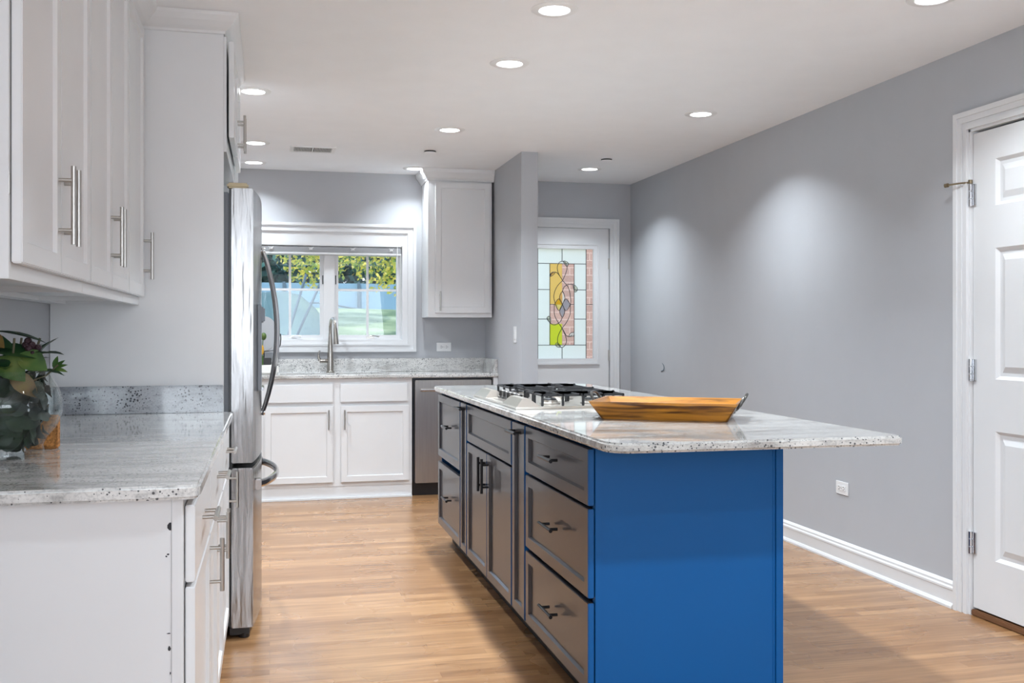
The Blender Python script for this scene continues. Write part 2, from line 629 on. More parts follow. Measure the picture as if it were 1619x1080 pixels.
    def build(s, name, material, parent=None, smooth=False, M=None, angle=40):
        if M is not None:
            s.bm.transform(M)
        o0 = ORG.get(parent.name, Vector((0, 0, 0))) if parent is not None else Vector((0, 0, 0))
        if o0.length:
            bmesh.ops.translate(s.bm, verts=s.bm.verts[:], vec=-o0)
        me = bpy.data.meshes.new(name)
        s.bm.to_mesh(me)
        s.bm.free()
        me.materials.append(MATS[material] if isinstance(material, str) else material)
        if smooth:
            for p in me.polygons:
                p.use_smooth = True
            me.set_sharp_from_angle(angle=math.radians(angle))
        o = bpy.data.objects.new(name, me)
        COL.objects.link(o)
        if parent is not None:
            o.parent = parent
            ORG[o.name] = o0
        return o


def thing(name, label, cat, loc=(0, 0, 0), group=None):
    o = bpy.data.objects.new(name, None)
    o.empty_display_size = 0.05
    COL.objects.link(o)
    o.location = loc
    ORG[o.name] = Vector(loc)
    o['label'] = label
    o['category'] = cat
    if group:
        o['group'] = group
    return o


def tag(o, label, cat, group=None, kind=None):
    o['label'] = label
    o['category'] = cat
    if group:
        o['group'] = group
    if kind:
        o['kind'] = kind
    return o


def struct(o, label=None):
    o['kind'] = 'structure'
    if label:
        o['label'] = label
    return o


def structure(name, loc=(0, 0, 0), label=None):
    o = bpy.data.objects.new(name, None)
    COL.objects.link(o)
    o.location = loc
    ORG[o.name] = Vector(loc)
    return struct(o, label)


def bar_pull(parent, c, axis, out, length, material='nickel', r=0.006, stand=0.032, spread=0.32, name='handle'):
    """bar pull: c = point on the front surface, axis along the bar, out = outward direction"""
    c, a, o = Vector(c), Vector(axis), Vector(out)
    m = MB()
    m.cyl(c + o * stand - a * length / 2, c + o * stand + a * length / 2, r, n=14)
    for k in (-1, 1):
        m.cyl(c + o * 0.0005 + a * length * spread * k, c + o * stand + a * length * spread * k, r * 0.8, n=12)
    return m.build(name, material, parent, smooth=True)


# ------------------------------------------------------------------ the room shell
ZC = 2.4736
XR = 2.967
YK = 7.92
YE = 8.02
XL = -0.812
struct(MB().box(-1.2, 3.6, -3.6, 8.25, -0.1, 0.0).build('floor', 'oak_floor'), 'honey oak strip floor')
struct(MB().box(-1.2, 3.6, -3.6, 8.25, ZC, ZC + 0.15).build('ceiling', 'ceiling_paint'), 'smooth white ceiling')
# left wall with an opening behind the camera
m = MB().box(XL - 0.15, XL, -0.1, YK, 0, ZC).box(XL - 0.15, XL, -3.5, -2.5, 0, ZC)
m.box(XL - 0.15, XL, -2.5, -0.1, 0, 0.9).box(XL - 0.15, XL, -2.5, -0.1, 2.3, ZC)
struct(m.build('wall_left', 'wall_paint'), 'grey painted left wall')
# rear wall behind the camera with one wide window opening
m = MB().box(-0.96, -0.65, -3.6, -3.45, 0, ZC).box(2.85, 3.12, -3.6, -3.45, 0, ZC)
m.box(-0.65, 0.05, -3.6, -3.45, 0, ZC).box(2.15, 2.85, -3.6, -3.45, 0, ZC).box(0.05, 2.15, -3.6, -3.45, 0, 0.9).box(0.05, 2.15, -3.6, -3.45, 2.3, ZC)
struct(m.build('wall_rear', 'wall_paint'), 'grey painted rear wall')
# right wall with the panel door opening
DY0, DY1, DZ = 2.895, 3.790, 2.112
m = MB().box(XR, XR + 0.13, DY1, YE + 0.13, 0, ZC).box(XR, XR + 0.13, -3.6, DY0, 0, ZC).box(XR, XR + 0.13, DY0, DY1, DZ, ZC)
struct(m.build('wall_right', 'wall_paint'), 'grey painted right wall')
# kitchen wall with the window opening
WX0, WX1, WZ0, WZ1 = -0.135, 1.043, 1.152, 1.985
m = MB().box(-1.0, WX0, YK, YK + 0.15, 0, ZC).box(WX1, 1.69, YK, YK + 0.15, 0, ZC)
m.box(WX0, WX1, YK, YK + 0.15, 0, WZ0).box(WX0, WX1, YK, YK + 0.15, WZ1, ZC)
struct(m.build('wall_kitchen', 'wall_paint'), 'grey wall around the kitchen window')
struct(MB().box(1.69, 1.806, 6.722, YE, 0, ZC).build('wall_partition', 'wall_paint'), 'short grey wall between kitchen and entry')
# entry wall with the front door opening
EX0, EX1, EZ = 1.905, 2.782, 2.100
m = MB().box(1.69, EX0, YE, YE + 0.13, 0, ZC).box(EX1, XR + 0.13, YE, YE + 0.13, 0, ZC).box(EX0, EX1, YE, YE + 0.13, EZ, ZC)
struct(m.build('wall_entry', 'wall_paint'), 'grey wall around the front door')


def base_profile(x, s):
    return [(x, 0.0), (x - s * 0.026, 0.0), (x - s * 0.026, 0.010), (x - s * 0.020, 0.020), (x - s * 0.014, 0.022), (x - s * 0.014, 0.078),
            (x - s * 0.017, 0.081), (x - s * 0.017, 0.090), (x - s * 0.012, 0.097), (x - s * 0.012, 0.106), (x - s * 0.006, 0.114), (x, 0.118)]


m = MB().prism(base_profile(XR, 1), 'Y', 3.876, YE - 0.001).prism(base_profile(XR, 1), 'Y', -3.44, 2.80)
struct(m.build('baseboard_right', 'trim_white'), 'white moulded baseboard along the right wall')


# ------------------------------------------------------------------ kitchen window
win = structure('window_1', (0.453, YK, 1.075), 'white double casement window above the sink')
m = MB()
m.ring('Y', YK - 0.026, YK, (-0.222, 1.128, 1.072, 2.072), (-0.200, 1.106, 1.094, 2.050))
m.ring('Y', YK - 0.012, YK, (-0.200, 1.106, 1.094, 2.050), (-0.172, 1.078, 1.122, 2.022))
m.ring('Y', YK - 0.020, YK, (-0.172, 1.078, 1.122, 2.022), (-0.156, 1.062, 1.138, 2.006))
m.ring('Y', YK - 0.007, YK, (-0.156, 1.062, 1.138, 2.006), (WX0, WX1, WZ0, WZ1))
m.build('casing', 'trim_white', win)
m = MB()
m.ring('Y', YK - 0.006, YK + 0.12, (WX0, WX1, WZ0, WZ1), (-0.112, 1.018, 1.166, 1.905))
m.ring('Y', YK + 0.03, YK + 0.10, (-0.112, 1.018, 1.166, 1.905), (-0.100, 1.006, 1.176, 1.880))
m.box(0.409, 0.497, YK + 0.02, YK + 0.11, 1.166, 1.905, 0.006)
m.build('window_frame', 'trim_white', win)
for (a, b_) in ((-0.104, 0.412), (0.494, 1.010)):
    gx0, gx1 = a + 0.030, b_ - 0.030
    s_ = MB().ring('Y', YK + 0.045, YK + 0.085, (a, b_, 1.172, 1.885), (gx0, gx1, 1.204, 1.825)).build('sash', 'trim_white', win)
    MB().box(gx0, gx1, YK + 0.062, YK + 0.066, 1.204, 1.825).build('pane', 'window_glass', s_)
    g = MB().box((gx0 + gx1) / 2 - 0.009, (gx0 + gx1) / 2 + 0.009, YK + 0.054, YK + 0.074, 1.204, 1.825)
    g.box(gx0, gx1, YK + 0.055, YK + 0.073, 1.548, 1.566)
    g.build('muntin', 'trim_white', s_)
    hx = (a + b_) / 2 + 0.02
    c = MB().box(hx - 0.03, hx + 0.03, YK + 0.028, YK + 0.044, 1.176, 1.192, 0.004)
    c.tube([(hx - 0.01, YK + 0.022, 1.19), (hx + 0.02, YK + 0.012, 1.200), (hx + 0.055, YK + 0.010, 1.193)], 0.005, 8)
    c.sphere((hx + 0.06, YK + 0.010, 1.192), 0.008)
    c.build('crank', 'nickel' if a > 0 else 'plastic_white', win, True)
for lx in (0.405, 0.501):
    MB().box(lx - 0.006, lx + 0.006, YK + 0.034, YK + 0.047, 1.60, 1.67, 0.002).build('latch', 'plastic_black', win)

# raised blind under the head casing
bl = thing('window_blind', 'white blind pulled up to the top of the kitchen window', 'blind', (0.45, YK - 0.02, 1.83))
MB().box(-0.105, 1.012, YK - 0.030, YK + 0.022, 1.893, 1.925, 0.003).build('headrail', 'trim_white', bl)
m = MB()
for k in range(7):
    m.box(-0.100, 1.006, YK - 0.028, YK + 0.018, 1.846 + k * 0.0055, 1.850 + k * 0.0055)
m.build('slats', 'plate_grey', bl)
MB().box(-0.102, 1.008, YK - 0.032, YK + 0.020, 1.826, 1.843, 0.004).build('bottom_rail', 'trim_white', bl)
for cx in (0.01, 0.31, 0.63, 0.93):
    c = MB().tube([(cx - 0.02, YK - 0.035, 1.885), (cx, YK - 0.038, 1.862), (cx + 0.02, YK - 0.035, 1.885)], 0.003, 6)
    c.tube([(cx - 0.012, YK - 0.036, 1.86), (cx, YK - 0.038, 1.878), (cx + 0.012, YK - 0.036, 1.86)], 0.003, 6)
    c.build('cord_clip', 'plastic_white', bl, True)
MB().tube([(0.975, YK - 0.036, 1.90), (0.976, YK - 0.036, 1.6), (0.975, YK - 0.036, 1.35)], 0.004, 8).build('tilt_wand', 'plastic_white', bl, True)


# ------------------------------------------------------------------ front door with leaded glass
def casing3(axis, wall, out, u0, u1, ztop, w, parent, zb=0.0):
    """three sided stepped door casing around u0..u1, ztop; out = -1/+1 away from the wall"""
    mm = MB()
    steps = [(0.0, 0.24, 0.016), (0.24, 0.40, 0.011), (0.40, 0.72, 0.018), (0.72, 1.0, 0.024)]
    for a, b2, t in steps:
        i, o_ = a * w, b2 * w

        def bx(p0, p1, z0, z1):
            if axis == 'Y':
                mm.box(p0, p1, wall, wall + out * t, z0, z1)
            else:
                mm.box(wall, wall + out * t, p0, p1, z0, z1)
        bx(u0 - o_, u0 - i, zb, ztop + o_)
        bx(u1 + i, u1 + o_, zb, ztop + o_)
        bx(u0 - i, u1 + i, ztop + i, ztop + o_)
    return mm.build('casing', 'trim_white', parent)


dr = structure('door_1', (2.34, YE, 0), 'white front door with a leaded glass pane')
casing3('Y', YE, -1, EX0, EX1, EZ - 0.004, 0.078, dr)
GX0, GX1, GZ0, GZ1 = 2.100, 2.640, 1.005, 1.920
m = MB()
m.ring('Y', YE + 0.012, YE + 0.055, (EX0 + 0.004, EX1 - 0.004, 0.01, EZ - 0.006), (GX0 - 0.012, GX1 + 0.012, GZ0 - 0.012, GZ1 + 0.012))
m.build('door_slab', 'trim_white', dr)
m = MB().ring('Y', YE - 0.004, YE + 0.014, (GX0 - 0.048, GX1 + 0.048, GZ0 - 0.048, GZ1 + 0.048), (GX0 - 0.034, GX1 + 0.034, GZ0 - 0.034, GZ1 + 0.034))
m.ring('Y', YE + 0.002, YE + 0.03, (GX0 - 0.034, GX1 + 0.034, GZ0 - 0.034, GZ1 + 0.034), (GX0, GX1, GZ0, GZ1))
m.build('glass_frame', 'trim_white', dr)
for px in (EX0 + 0.12, 2.36):
    MB().shaker((px, px + 0.31, YE + 0.006, YE + 0.0125, 0.18, 0.80), (0, -1, 0), 0.02, 0.004, 0.02, 0.0).build('lower_panel', 'trim_white', dr)
for hz in (1.80, 1.03, 0.25):
    MB().cyl((EX1 - 0.002, YE - 0.002, hz - 0.045), (EX1 - 0.002, YE - 0.002, hz + 0.045), 0.007).box(EX1 - 0.01, EX1 + 0.004, YE - 0.001, YE + 0.012, hz - 0.045, hz + 0.045).build('hinge', 'nickel', dr, True)
MB().cyl((EX0 + 0.06, YE - 0.05, 0.97), (EX0 + 0.06, YE + 0.012, 0.97), 0.012).sphere((EX0 + 0.06, YE - 0.05, 0.97), 0.028).build('door_knob', 'nickel', dr, True)


def gx(c):
    return 2.255 + ((840 + c / 5.142) - 868) * 0.005474


def gz(c):
    return 1.804 - ((380 + c / 5.142) - 415) * 0.005245


PY = YE + 0.022


def pane(x0, x1, z0, z1, mt):
    MB().box(min(x0, x1), max(x0, x1), PY, PY + 0.004, min(z0, z1), max(z0, z1)).build('glass_pane', mt, dr)


XB = [GX0, 2 * gx(253) - gx(450), gx(153), gx(253), gx(352), gx(450), GX1]
pane(XB[5], XB[6], GZ0, gz(520), 'pane_clear')
pane(XB[5], XB[6], gz(520), GZ1, 'pane_clear')
pane(XB[0], XB[1], GZ0, gz(520), 'pane_clear')
pane(XB[0], XB[1], gz(520), GZ1, 'pane_clear')
for (za, zb) in ((GZ0, gz(853)), (gz(187), GZ1)):
    pane(XB[1], XB[3], za, zb, 'pane_milky')
    pane(XB[3], XB[5], za, zb, 'pane_milky')
for (za, zb) in ((gz(853), gz(640)), (gz(640), gz(400)), (gz(400), gz(187))):
    pane(XB[1], XB[2], za, zb, 'pane_milky')
    pane(XB[4], XB[5], za, zb, 'pane_milky')
pane(XB[2], XB[3], gz(520), gz(187), 'pane_orange')
pane(XB[2], XB[3], gz(680), gz(520), 'pane_clear')
pane(XB[2], XB[3], gz(853), gz(680), 'pane_lime')
pane(XB[3], XB[4], gz(853), gz(520), 'pane_clear')
pane(XB[3], XB[4], gz(520), gz(187), 'pane_clear')


def smooth_path(pts, sub=5, closed=False):
    P = [Vector(p) for p in pts]
    out = []
    n = len(P)
    for i in range(n if closed else n - 1):
        p1, p2 = P[i], P[(i + 1) % n]
        p0 = P[i - 1] if (closed or i > 0) else p1
        p3 = P[(i + 2) % n] if (closed or i + 2 < n) else p2
        for k in range(sub):
            t = k / sub
            out.append(0.5 * ((2 * p1) + (p2 - p0) * t + (2 * p0 - 5 * p1 + 4 * p2 - p3) * t * t + (3 * p1 - p0 - 3 * p2 + p3) * t ** 3))
    if not closed:
        out.append(P[-1])
    return out


lead = MB()
LY = PY - 0.001


def came(pts, r=0.0028, sm=True, closed=False):
    pp = [(gx(a), LY, gz(b2)) for a, b2 in pts]
    lead.tube(smooth_path(pp, 5, closed) if sm else pp, r, 6, closed)


def came_w(x0, z0, x1, z1, r=0.003):
    lead.tube([(x0, LY, z0), (x1, LY, z1)], r, 6)


for xx in (XB[1], XB[5]):
    came_w(xx, GZ0, xx, GZ1)
for xx in (XB[2], XB[4]):
    came_w(xx, gz(853), xx, gz(187))
for zz in (gz(187), gz(853)):
    came_w(XB[1], zz, XB[5], zz)
for zz in (gz(400), gz(640)):
    came_w(XB[1], zz, XB[2], zz)
    came_w(XB[4], zz, XB[5], zz)
for xa, xb in ((XB[0], XB[1]), (XB[2], gx(190)), (gx(320), XB[4]), (XB[5], XB[6])):
    came_w(xa, gz(520), xb, gz(520))
came_w(XB[3], GZ0, XB[3], gz(870))
came_w(XB[3], gz(168), XB[3], GZ1)
came([(257, 325), (222, 265), (214, 215), (230, 178), (258, 168), (286, 185), (293, 225), (281, 270), (257, 325)])
came([(257, 325), (215, 370), (189, 430), (190, 490), (225, 570), (255, 520), (275, 465), (255, 415), (232, 465), (255, 520), (285, 570), (320, 520), (320, 450), (303, 380), (257, 325)])
came([(190, 520), (225, 475), (255, 520)])
came([(255, 520), (285, 475), (320, 520)])
came([(190, 520), (189, 590), (205, 640), (253, 715), (285, 770), (310, 784), (335, 770)])
came([(320, 520), (318, 600), (290, 665), (253, 715), (222, 775), (216, 830), (232, 862), (252, 872), (280, 850), (288, 800), (253, 715)])
came([(255, 520), (232, 575), (255, 625), (275, 575), (255, 520)])
came([(255, 625), (235, 665), (190, 688), (152, 668), (130, 632)])
came([(255, 415), (272, 375), (310, 355), (345, 358)])
came([(235, 290), (212, 263), (185, 257), (163, 275), (157, 292)])
for lf in ([(345, 358), (370, 375), (379, 400), (360, 420), (348, 395)], [(157, 292), (165, 262), (195, 258), (182, 280)],
           [(130, 632), (145, 617), (160, 630), (158, 668), (140, 655)], [(310, 784), (322, 755), (350, 750), (346, 778)],
           [(262, 168), (290, 170), (305, 190), (290, 208)], [(198, 848), (212, 835), (230, 845), (240, 868), (215, 868)]):
    came(lf, 0.0024, True, True)
lead.build('lead_came', 'lead_came', dr)


def gem(pts, mt, y=PY - 0.003):
    t = MB()
    t.prism([(gx(a), gz(b2)) for a, b2 in pts], 'Y', y, y + 0.003)
    t.build('glass_jewel', mt, dr)


gem([(255, 415), (275, 465), (255, 518), (232, 465)], 'pane_milky')
gem([(190, 520), (225, 475), (254, 520), (225, 570)], 'pane_yellow')
gem([(256, 520), (285, 475), (320, 520), (285, 570)], 'pane_grey')
gem([(255, 522), (275, 575), (255, 625), (232, 575)], 'pane_grey')
gem([(345, 358), (370, 375), (379, 400), (360, 420), (348, 395)], 'pane_milky')
gem([(130, 632), (145, 617), (160, 630), (158, 668), (140, 655)], 'pane_milky')
gem([(310, 784), (322, 755), (350, 750), (346, 778)], 'pane_milky')
gem([(157, 292), (165, 262), (195, 258), (182, 280)], 'pane_milky')
gem([(262, 168), (290, 170), (305, 190), (290, 208)], 'pane_milky')
gem([(198, 848), (212, 835), (230, 845), (240, 868), (215, 868)], 'pane_milky')

# ------------------------------------------------------------------ panel door on the right wall
d2 = structure('door_2', (XR, 3.34, 0), 'white six panel door in the right wall')
casing3('X', XR, -1, DY0, DY1, DZ, 0.078, d2)
m = MB().box(XR - 0.004, XR + 0.09, DY1 - 0.012, DY1, 0, DZ).box(XR - 0.004, XR + 0.09, DY0, DY0 + 0.012, 0, DZ).box(XR - 0.004, XR + 0.09, DY0, DY1, DZ - 0.012, DZ)
m.build('jamb', 'trim_white', d2)
SY0, SY1, SZ0, SZ1 = DY0 + 0.017, DY1 - 0.017, 0.035, DZ - 0.022
pan = []
for (u0, u1) in ((SY1 - 0.135 - 0.245, SY1 - 0.135), (SY0 + 0.135, SY0 + 0.135 + 0.245)):
    for (v0, v1) in ((0.262, 0.810), (1.030, 1.585), (1.765, 1.962)):
        pan.append((u0, u1, v0, v1))
slab = MB()
ys = sorted({SY0, SY1} | {p[0] for p in pan} | {p[1] for p in pan})
zs = sorted({SZ0, SZ1} | {p[2] for p in pan} | {p[3] for p in pan})
for i in range(len(ys) - 1):
    for j in range(len(zs) - 1):
        cy, cz = (ys[i] + ys[i + 1]) / 2, (zs[j] + zs[j + 1]) / 2
        if not any(p[0] < cy < p[1] and p[2] < cz < p[3] for p in pan):
            slab.box(XR + 0.008, XR + 0.044, ys[i], ys[i + 1], zs[j], zs[j + 1])
for p in pan:
    t = bmesh.new()
    rg = [[t.verts.new((XR + xo, a, b2)) for a, b2 in ((p[0] + q, p[2] + q), (p[0] + q, p[3] - q), (p[1] - q, p[3] - q), (p[1] - q, p[2] + q))]
          for q, xo in ((0.0, 0.008), (0.014, 0.021), (0.028, 0.021), (0.054, 0.011))]
    for A_, B2 in zip(rg, rg[1:]):
        for k in range(4):
            t.faces.new((A_[k], A_[(k + 1) % 4], B2[(k + 1) % 4], B2[k]))
    t.faces.new(rg[-1])
    bmesh.ops.recalc_face_normals(t, faces=t.faces[:])
    if t.faces[-1].normal.x > 0:
        bmesh.ops.reverse_faces(t, faces=t.faces[:])
    slab._add(t)
slab.build('door_slab', 'trim_white', d2)
for hz in (1.825, 1.065, 0.315):
    h = MB()
    for k in range(3):
        h.cyl((XR - 0.004, DY1 - 0.012, hz - 0.048 + k * 0.033), (XR - 0.004, DY1 - 0.012, hz - 0.019 + k * 0.033), 0.0085)
    h.box(XR + 0.001, XR + 0.007, DY1 - 0.038, DY1 - 0.014, hz - 0.046, hz + 0.046)
    h.box(XR - 0.0062, XR - 0.004, DY1 - 0.012, DY1 + 0.012, hz - 0.046, hz + 0.046)
    ho = h.build('hinge', 'chrome', d2, True)
    if hz > 1.5:
        MB().cyl((XR - 0.004, DY1 - 0.012, hz + 0.05), (XR - 0.004, DY1 - 0.012, hz + 0.066), 0.009).tube(
            [(XR - 0.004, DY1 - 0.012, hz + 0.056), (XR - 0.03, DY1 + 0.03, hz + 0.056), (XR - 0.05, DY1 + 0.075, hz + 0.054)], 0.004, 8).cyl(
            (XR - 0.050, DY1 + 0.075, hz + 0.054), (XR - 0.054, DY1 + 0.09, hz + 0.053), 0.009).build('door_stop', 'brass_dark', d2, True)
MB().box(XR - 0.002, XR + 0.12, DY0 + 0.012, DY1 - 0.012, 0.001, 0.026, 0.004).build('threshold', 'threshold', d2)
struct(MB().box(XR + 0.131, XR + 0.16, DY0 - 0.1, DY1 + 0.1, 0, DZ + 0.1).build('wall_closet', 'wall_paint'))

# ------------------------------------------------------------------ ceiling lights
DL = [
    (1.068, 3.725, 'round recessed light nearest the camera, above the near end of the island'),
    (1.080, 4.52, 'recessed ceiling light second from the camera, above the cooktop'),
    (1.078, 6.096, 'recessed ceiling light in front of the dark sprinkler cap nearest the kitchen window'),
    (1.076, 7.61, 'recessed ceiling light touching the crown of the far white wall cabinet'),
    (2.400, 3.27, 'recessed ceiling light cut by the top edge of the picture, near the right door'),
    (2.391, 5.316, 'recessed ceiling light alone above the middle of the grey right wall'),
    (2.376, 7.317, 'recessed ceiling light in front of the front door'),
    (-0.082, 5.355, 'recessed ceiling light beside the refrigerator cabinet crown, nearest of its row'),
    (-0.089, 6.815, 'recessed ceiling light left of the air vent, middle of its row'),
    (-0.112, 7.61, 'recessed ceiling light closest to the kitchen window wall, far left'),
]
for x, y, lab in DL:
    t = thing('ceiling_light', lab, 'ceiling light', (x, y, ZC), 'recessed ceiling lights')
    MB().lathe([(0.058, -0.002), (0.062, -0.006), (0.086, -0.005), (0.092, -0.0015), (0.092, -0.0002), (0.058, -0.0002)], (x, y, ZC), 40, True).build('trim_ring', 'plastic_white', t, True)
    MB().cyl((x, y, ZC - 0.0032), (x, y, ZC - 0.0005), 0.0585, n=40).build('lens', 'lamp_glow', t)
    # the window zone and the right wall row are dimmed
    pw = 4.0 if (y > 7.4 and x < 2) else 9.0 if x > 2 else 12.0 if y > 5.8 else 17.5
    light('lamp', 'AREA', (x, y, ZC - 0.012), pw, (0.85, 0.935, 1.0), (0, 0, 0), t, shape='DISK', size=0.11, spread=math.radians(122))

# bare lamps without fittings, added behind the camera to light the foreground
for x, y in ((1.07, 1.6), (1.07, -1.2), (2.39, 0.9)):
    light('lamp', 'AREA', (x, y, ZC - 0.012), 16.0, (0.85, 0.935, 1.0), (0, 0, 0), shape='DISK', size=0.11, spread=math.radians(122))

v = thing('air_vent', 'white ceiling air vent with dark louvres', 'vent', (0.286, 6.97, ZC))
MB().ring('Z', ZC - 0.006, ZC - 0.0003, (0.135, 0.437, 6.86, 7.08), (0.160, 0.412, 6.885, 7.055)).build('vent_frame', 'plastic_white', v)
MB().box(0.160, 0.412, 6.885, 7.055, ZC - 0.0012, ZC - 0.0004).build('duct_opening', 'vent_dark', v)
m = MB()
for k in range(26):
    xx = 0.163 + k * 0.0097
    if abs(xx - 0.285) < 0.006:
        continue
    m.box(xx, xx + 0.003, 6.885, 7.055, ZC - 0.006, ZC - 0.0013)
m.box(0.281, 0.290, 6.885, 7.055, ZC - 0.006, ZC - 0.0013)
m.build('louvre', 'plastic_white', v)
for x, y, lab in ((1.075, 6.855, 'small round ceiling sprinkler cap near the kitchen cabinets, with a dark gap'),
                  (2.364, 6.884, 'small round ceiling sprinkler cap near the front door light, with a dark gap')):
    t = thing('sprinkler_cap', lab, 'sprinkler cap', (x, y, ZC), 'ceiling sprinkler caps')
    MB().cyl((x, y, ZC - 0.009), (x, y, ZC - 0.0003), 0.040, n=28).build('gap_ring', 'black_gap', t)
    MB().cyl((x, y, ZC - 0.012), (x, y, ZC - 0.009), 0.043, n=28).build('cover_plate', 'ceiling_paint', t)


# ------------------------------------------------------------------ electric plates
def outlet(label, c, u, n_):
    """horizontal duplex outlet; c centre on wall, u along the wall, n_ outward"""
    c, u, n_ = Vector(c), Vector(u), Vector(n_)
    t = thing('wall_outlet', label, 'outlet', c, 'horizontal wall outlets')
    R = Matrix((u, n_, Vector((0, 0, 1)))).transposed().to_4x4()
    M = Matrix.Translation(c) @ R
    MB().box(-0.058, 0.058, 0.0005, 0.006, -0.035, 0.035, 0.002, M=M).build('cover_plate', 'plastic_white', t)
    for k in (-1, 1):
        s = MB().box(k * 0.021 - 0.0165, k * 0.021 + 0.0165, 0.006, 0.009, -0.014, 0.014, 0.001, M=M).build('socket', 'plastic_white', t)
        h = MB()
        for zz in (-0.007, 0.007):
            h.box(k * 0.021 - 0.006, k * 0.021 + 0.003, 0.0088, 0.0096, zz - 0.0014, zz + 0.0014, M=M)
        h.box(k * 0.021 + 0.007, k * 0.021 + 0.011, 0.0088, 0.0096, -0.0025, 0.0025, M=M)
        h.build('slot', 'black_gap', s)
    MB().box(-0.0025, 0.0025, 0.006, 0.0072, -0.0025, 0.0025, M=M).build('screw', 'nickel', t)


outlet('white double outlet lying sideways under the far white wall cabinet', (1.352, YK, 1.108), (1, 0, 0), (0, -1, 0))
outlet('white double outlet lying sideways low on the grey right wall', (XR, 4.785, 0.398), (0, -1, 0), (-1, 0, 0))
t = thing('light_switch', 'white rocker light switch on the side of the short grey partition wall', 'switch', (1.69, 6.895, 1.21))
MB().box(1.684, 1.6895, 6.857, 6.933, 1.152, 1.268, 0.002).build('cover_plate', 'plastic_white', t)
MB().box(1.680, 1.684, 6.877, 6.913, 1.176, 1.244, 0.002).build('rocker', 'plastic_white', t)
hk = [(XR - 0.003, 7.31, 0.985), (XR - 0.004, 7.28, 0.972), (XR - 0.005, 7.265, 0.950), (XR - 0.004, 7.285, 0.930), (XR - 0.003, 7.33, 0.922)]
tag(MB().tube(smooth_path(hk, 4), [0.0012 + 0.002 * k / 16 for k in range(17)], 6).build('wall_hook', 'pole_dark', None, True),
    'tiny curved dark wire hook on the bare right wall', 'hook')


# ------------------------------------------------------------------ left run: upper cabinets
def upper_cab(y0, y1, doors, label):
    """doors = list of (ya, yb, handle y)"""
    t = thing('upper_cabinet', label, 'cabinet', (-0.65, (y0 + y1) / 2, 1.335), 'white upper cabinets on the left wall')
    m = MB().box(XL + 0.003, -0.516, y0 + 0.0155, y1 - 0.0155, 1.352, 2.396)
    m.box(-0.515, -0.491, y0, y1, 1.335, 2.400, 0.001)
    m.box(XL + 0.002, -0.5155, y0, y0 + 0.015, 1.337, 2.398).box(XL + 0.002, -0.5155, y1 - 0.015, y1, 1.337, 2.398)
    m.box(XL + 0.004, XL + 0.06, y0 + 0.0155, y1 - 0.0155, 1.337, 1.3515)
    m.build('body', 'cabinet_white', t)
    for ya, yb, hy in doors:
        d = MB().shaker((-0.489, -0.469, ya, yb, 1.366, 2.398), (1, 0, 0), 0.058).build('door', 'cabinet_white', t)
        bar_pull(d, (-0.469, hy, 1.522), (0, 0, 1), (1, 0, 0), 0.180)
    return t


U1 = upper_cab(2.118, 2.9038, [(2.130, 2.507, 2.478), (2.512, 2.893, 2.541)], 'white two door upper cabinet nearest the camera, above the glass vase')
MB().box(-0.512, -0.490, 2.121, 2.128, 1.50, 1.54).build('hinge', 'nickel', U1)
upper_cab(2.9042, 3.6678, [(2.912, 3.284, 3.255), (3.289, 3.660, 3.318)], 'white two door upper cabinet, middle of the left wall run')
upper_cab(3.6682, 4.1155, [(3.676, 4.100, 4.068)], 'white single door upper cabinet beside the tall refrigerator panel')

# ------------------------------------------------------------------ left run: base cabinets
def base_cab(y0, y1, drawer, doors, label, end=False):
    t = thing('base_cabinet', label, 'cabinet', (-0.45, (y0 + y1) / 2, 0), 'white base cabinets under the left counter')
    m = MB().box(XL + 0.002, -0.176, y0, y1, 0.105, 0.884).box(XL + 0.002, -0.250, y0 + 0.001, y1 - 0.001, 0.001, 0.105)
    m.build('body', 'cabinet_white', t)
    d = MB().shaker((-0.174, -0.154, drawer[0], drawer[1], 0.700, 0.864), (1, 0, 0), 0.0).build('drawer', 'cabinet_white', t)
    bar_pull(d, (-0.154, (drawer[0] + drawer[1]) / 2, 0.795), (0, 1, 0), (1, 0, 0), 0.14)
    for ya, yb, hy in doors:
        d = MB().shaker((-0.174, -0.154, ya, yb, 0.115, 0.690), (1, 0, 0), 0.055).build('door', 'cabinet_white', t)
        bar_pull(d, (-0.154, hy, 0.615), (0, 0, 1), (1, 0, 0), 0.14)
    return t


B1 = base_cab(2.215, 2.81, (2.232, 2.798), [(2.232, 2.798, 2.768)], 'white base cabinet with chipped paint on its end, nearest the camera')
base_cab(2.812, 3.57, (2.824, 3.558), [(2.824, 3.188, 3.160), (3.193, 3.558, 3.222)], 'white two door base cabinet in the middle of the left run')
base_cab(3.572, 4.112, (3.584, 4.095), [(3.584, 4.095, 4.065)], 'white base cabinet against the refrigerator, at the far end of the left run')
# end panel of the run with a stile
MB().box(XL + 0.002, -0.199, 2.203, 2.215, 0.001, 0.884).build('end_panel', 'cabinet_white', B1)
MB().box(-0.1985, -0.176, 2.201, 2.215, 0.001, 0.884, 0.001).build('end_stile', 'cabinet_white', B1)


def blob(c, rx, rz, n=9, half=False):
    p = []
    for k in range(n):
        a = 2 * PI * k / n
        q = random.uniform(0.75, 1.15)
        x = math.cos(a) * rx * q
        p.append((min(c[0] + x, -0.1992), c[1] + math.sin(a) * rz * q))
    return p


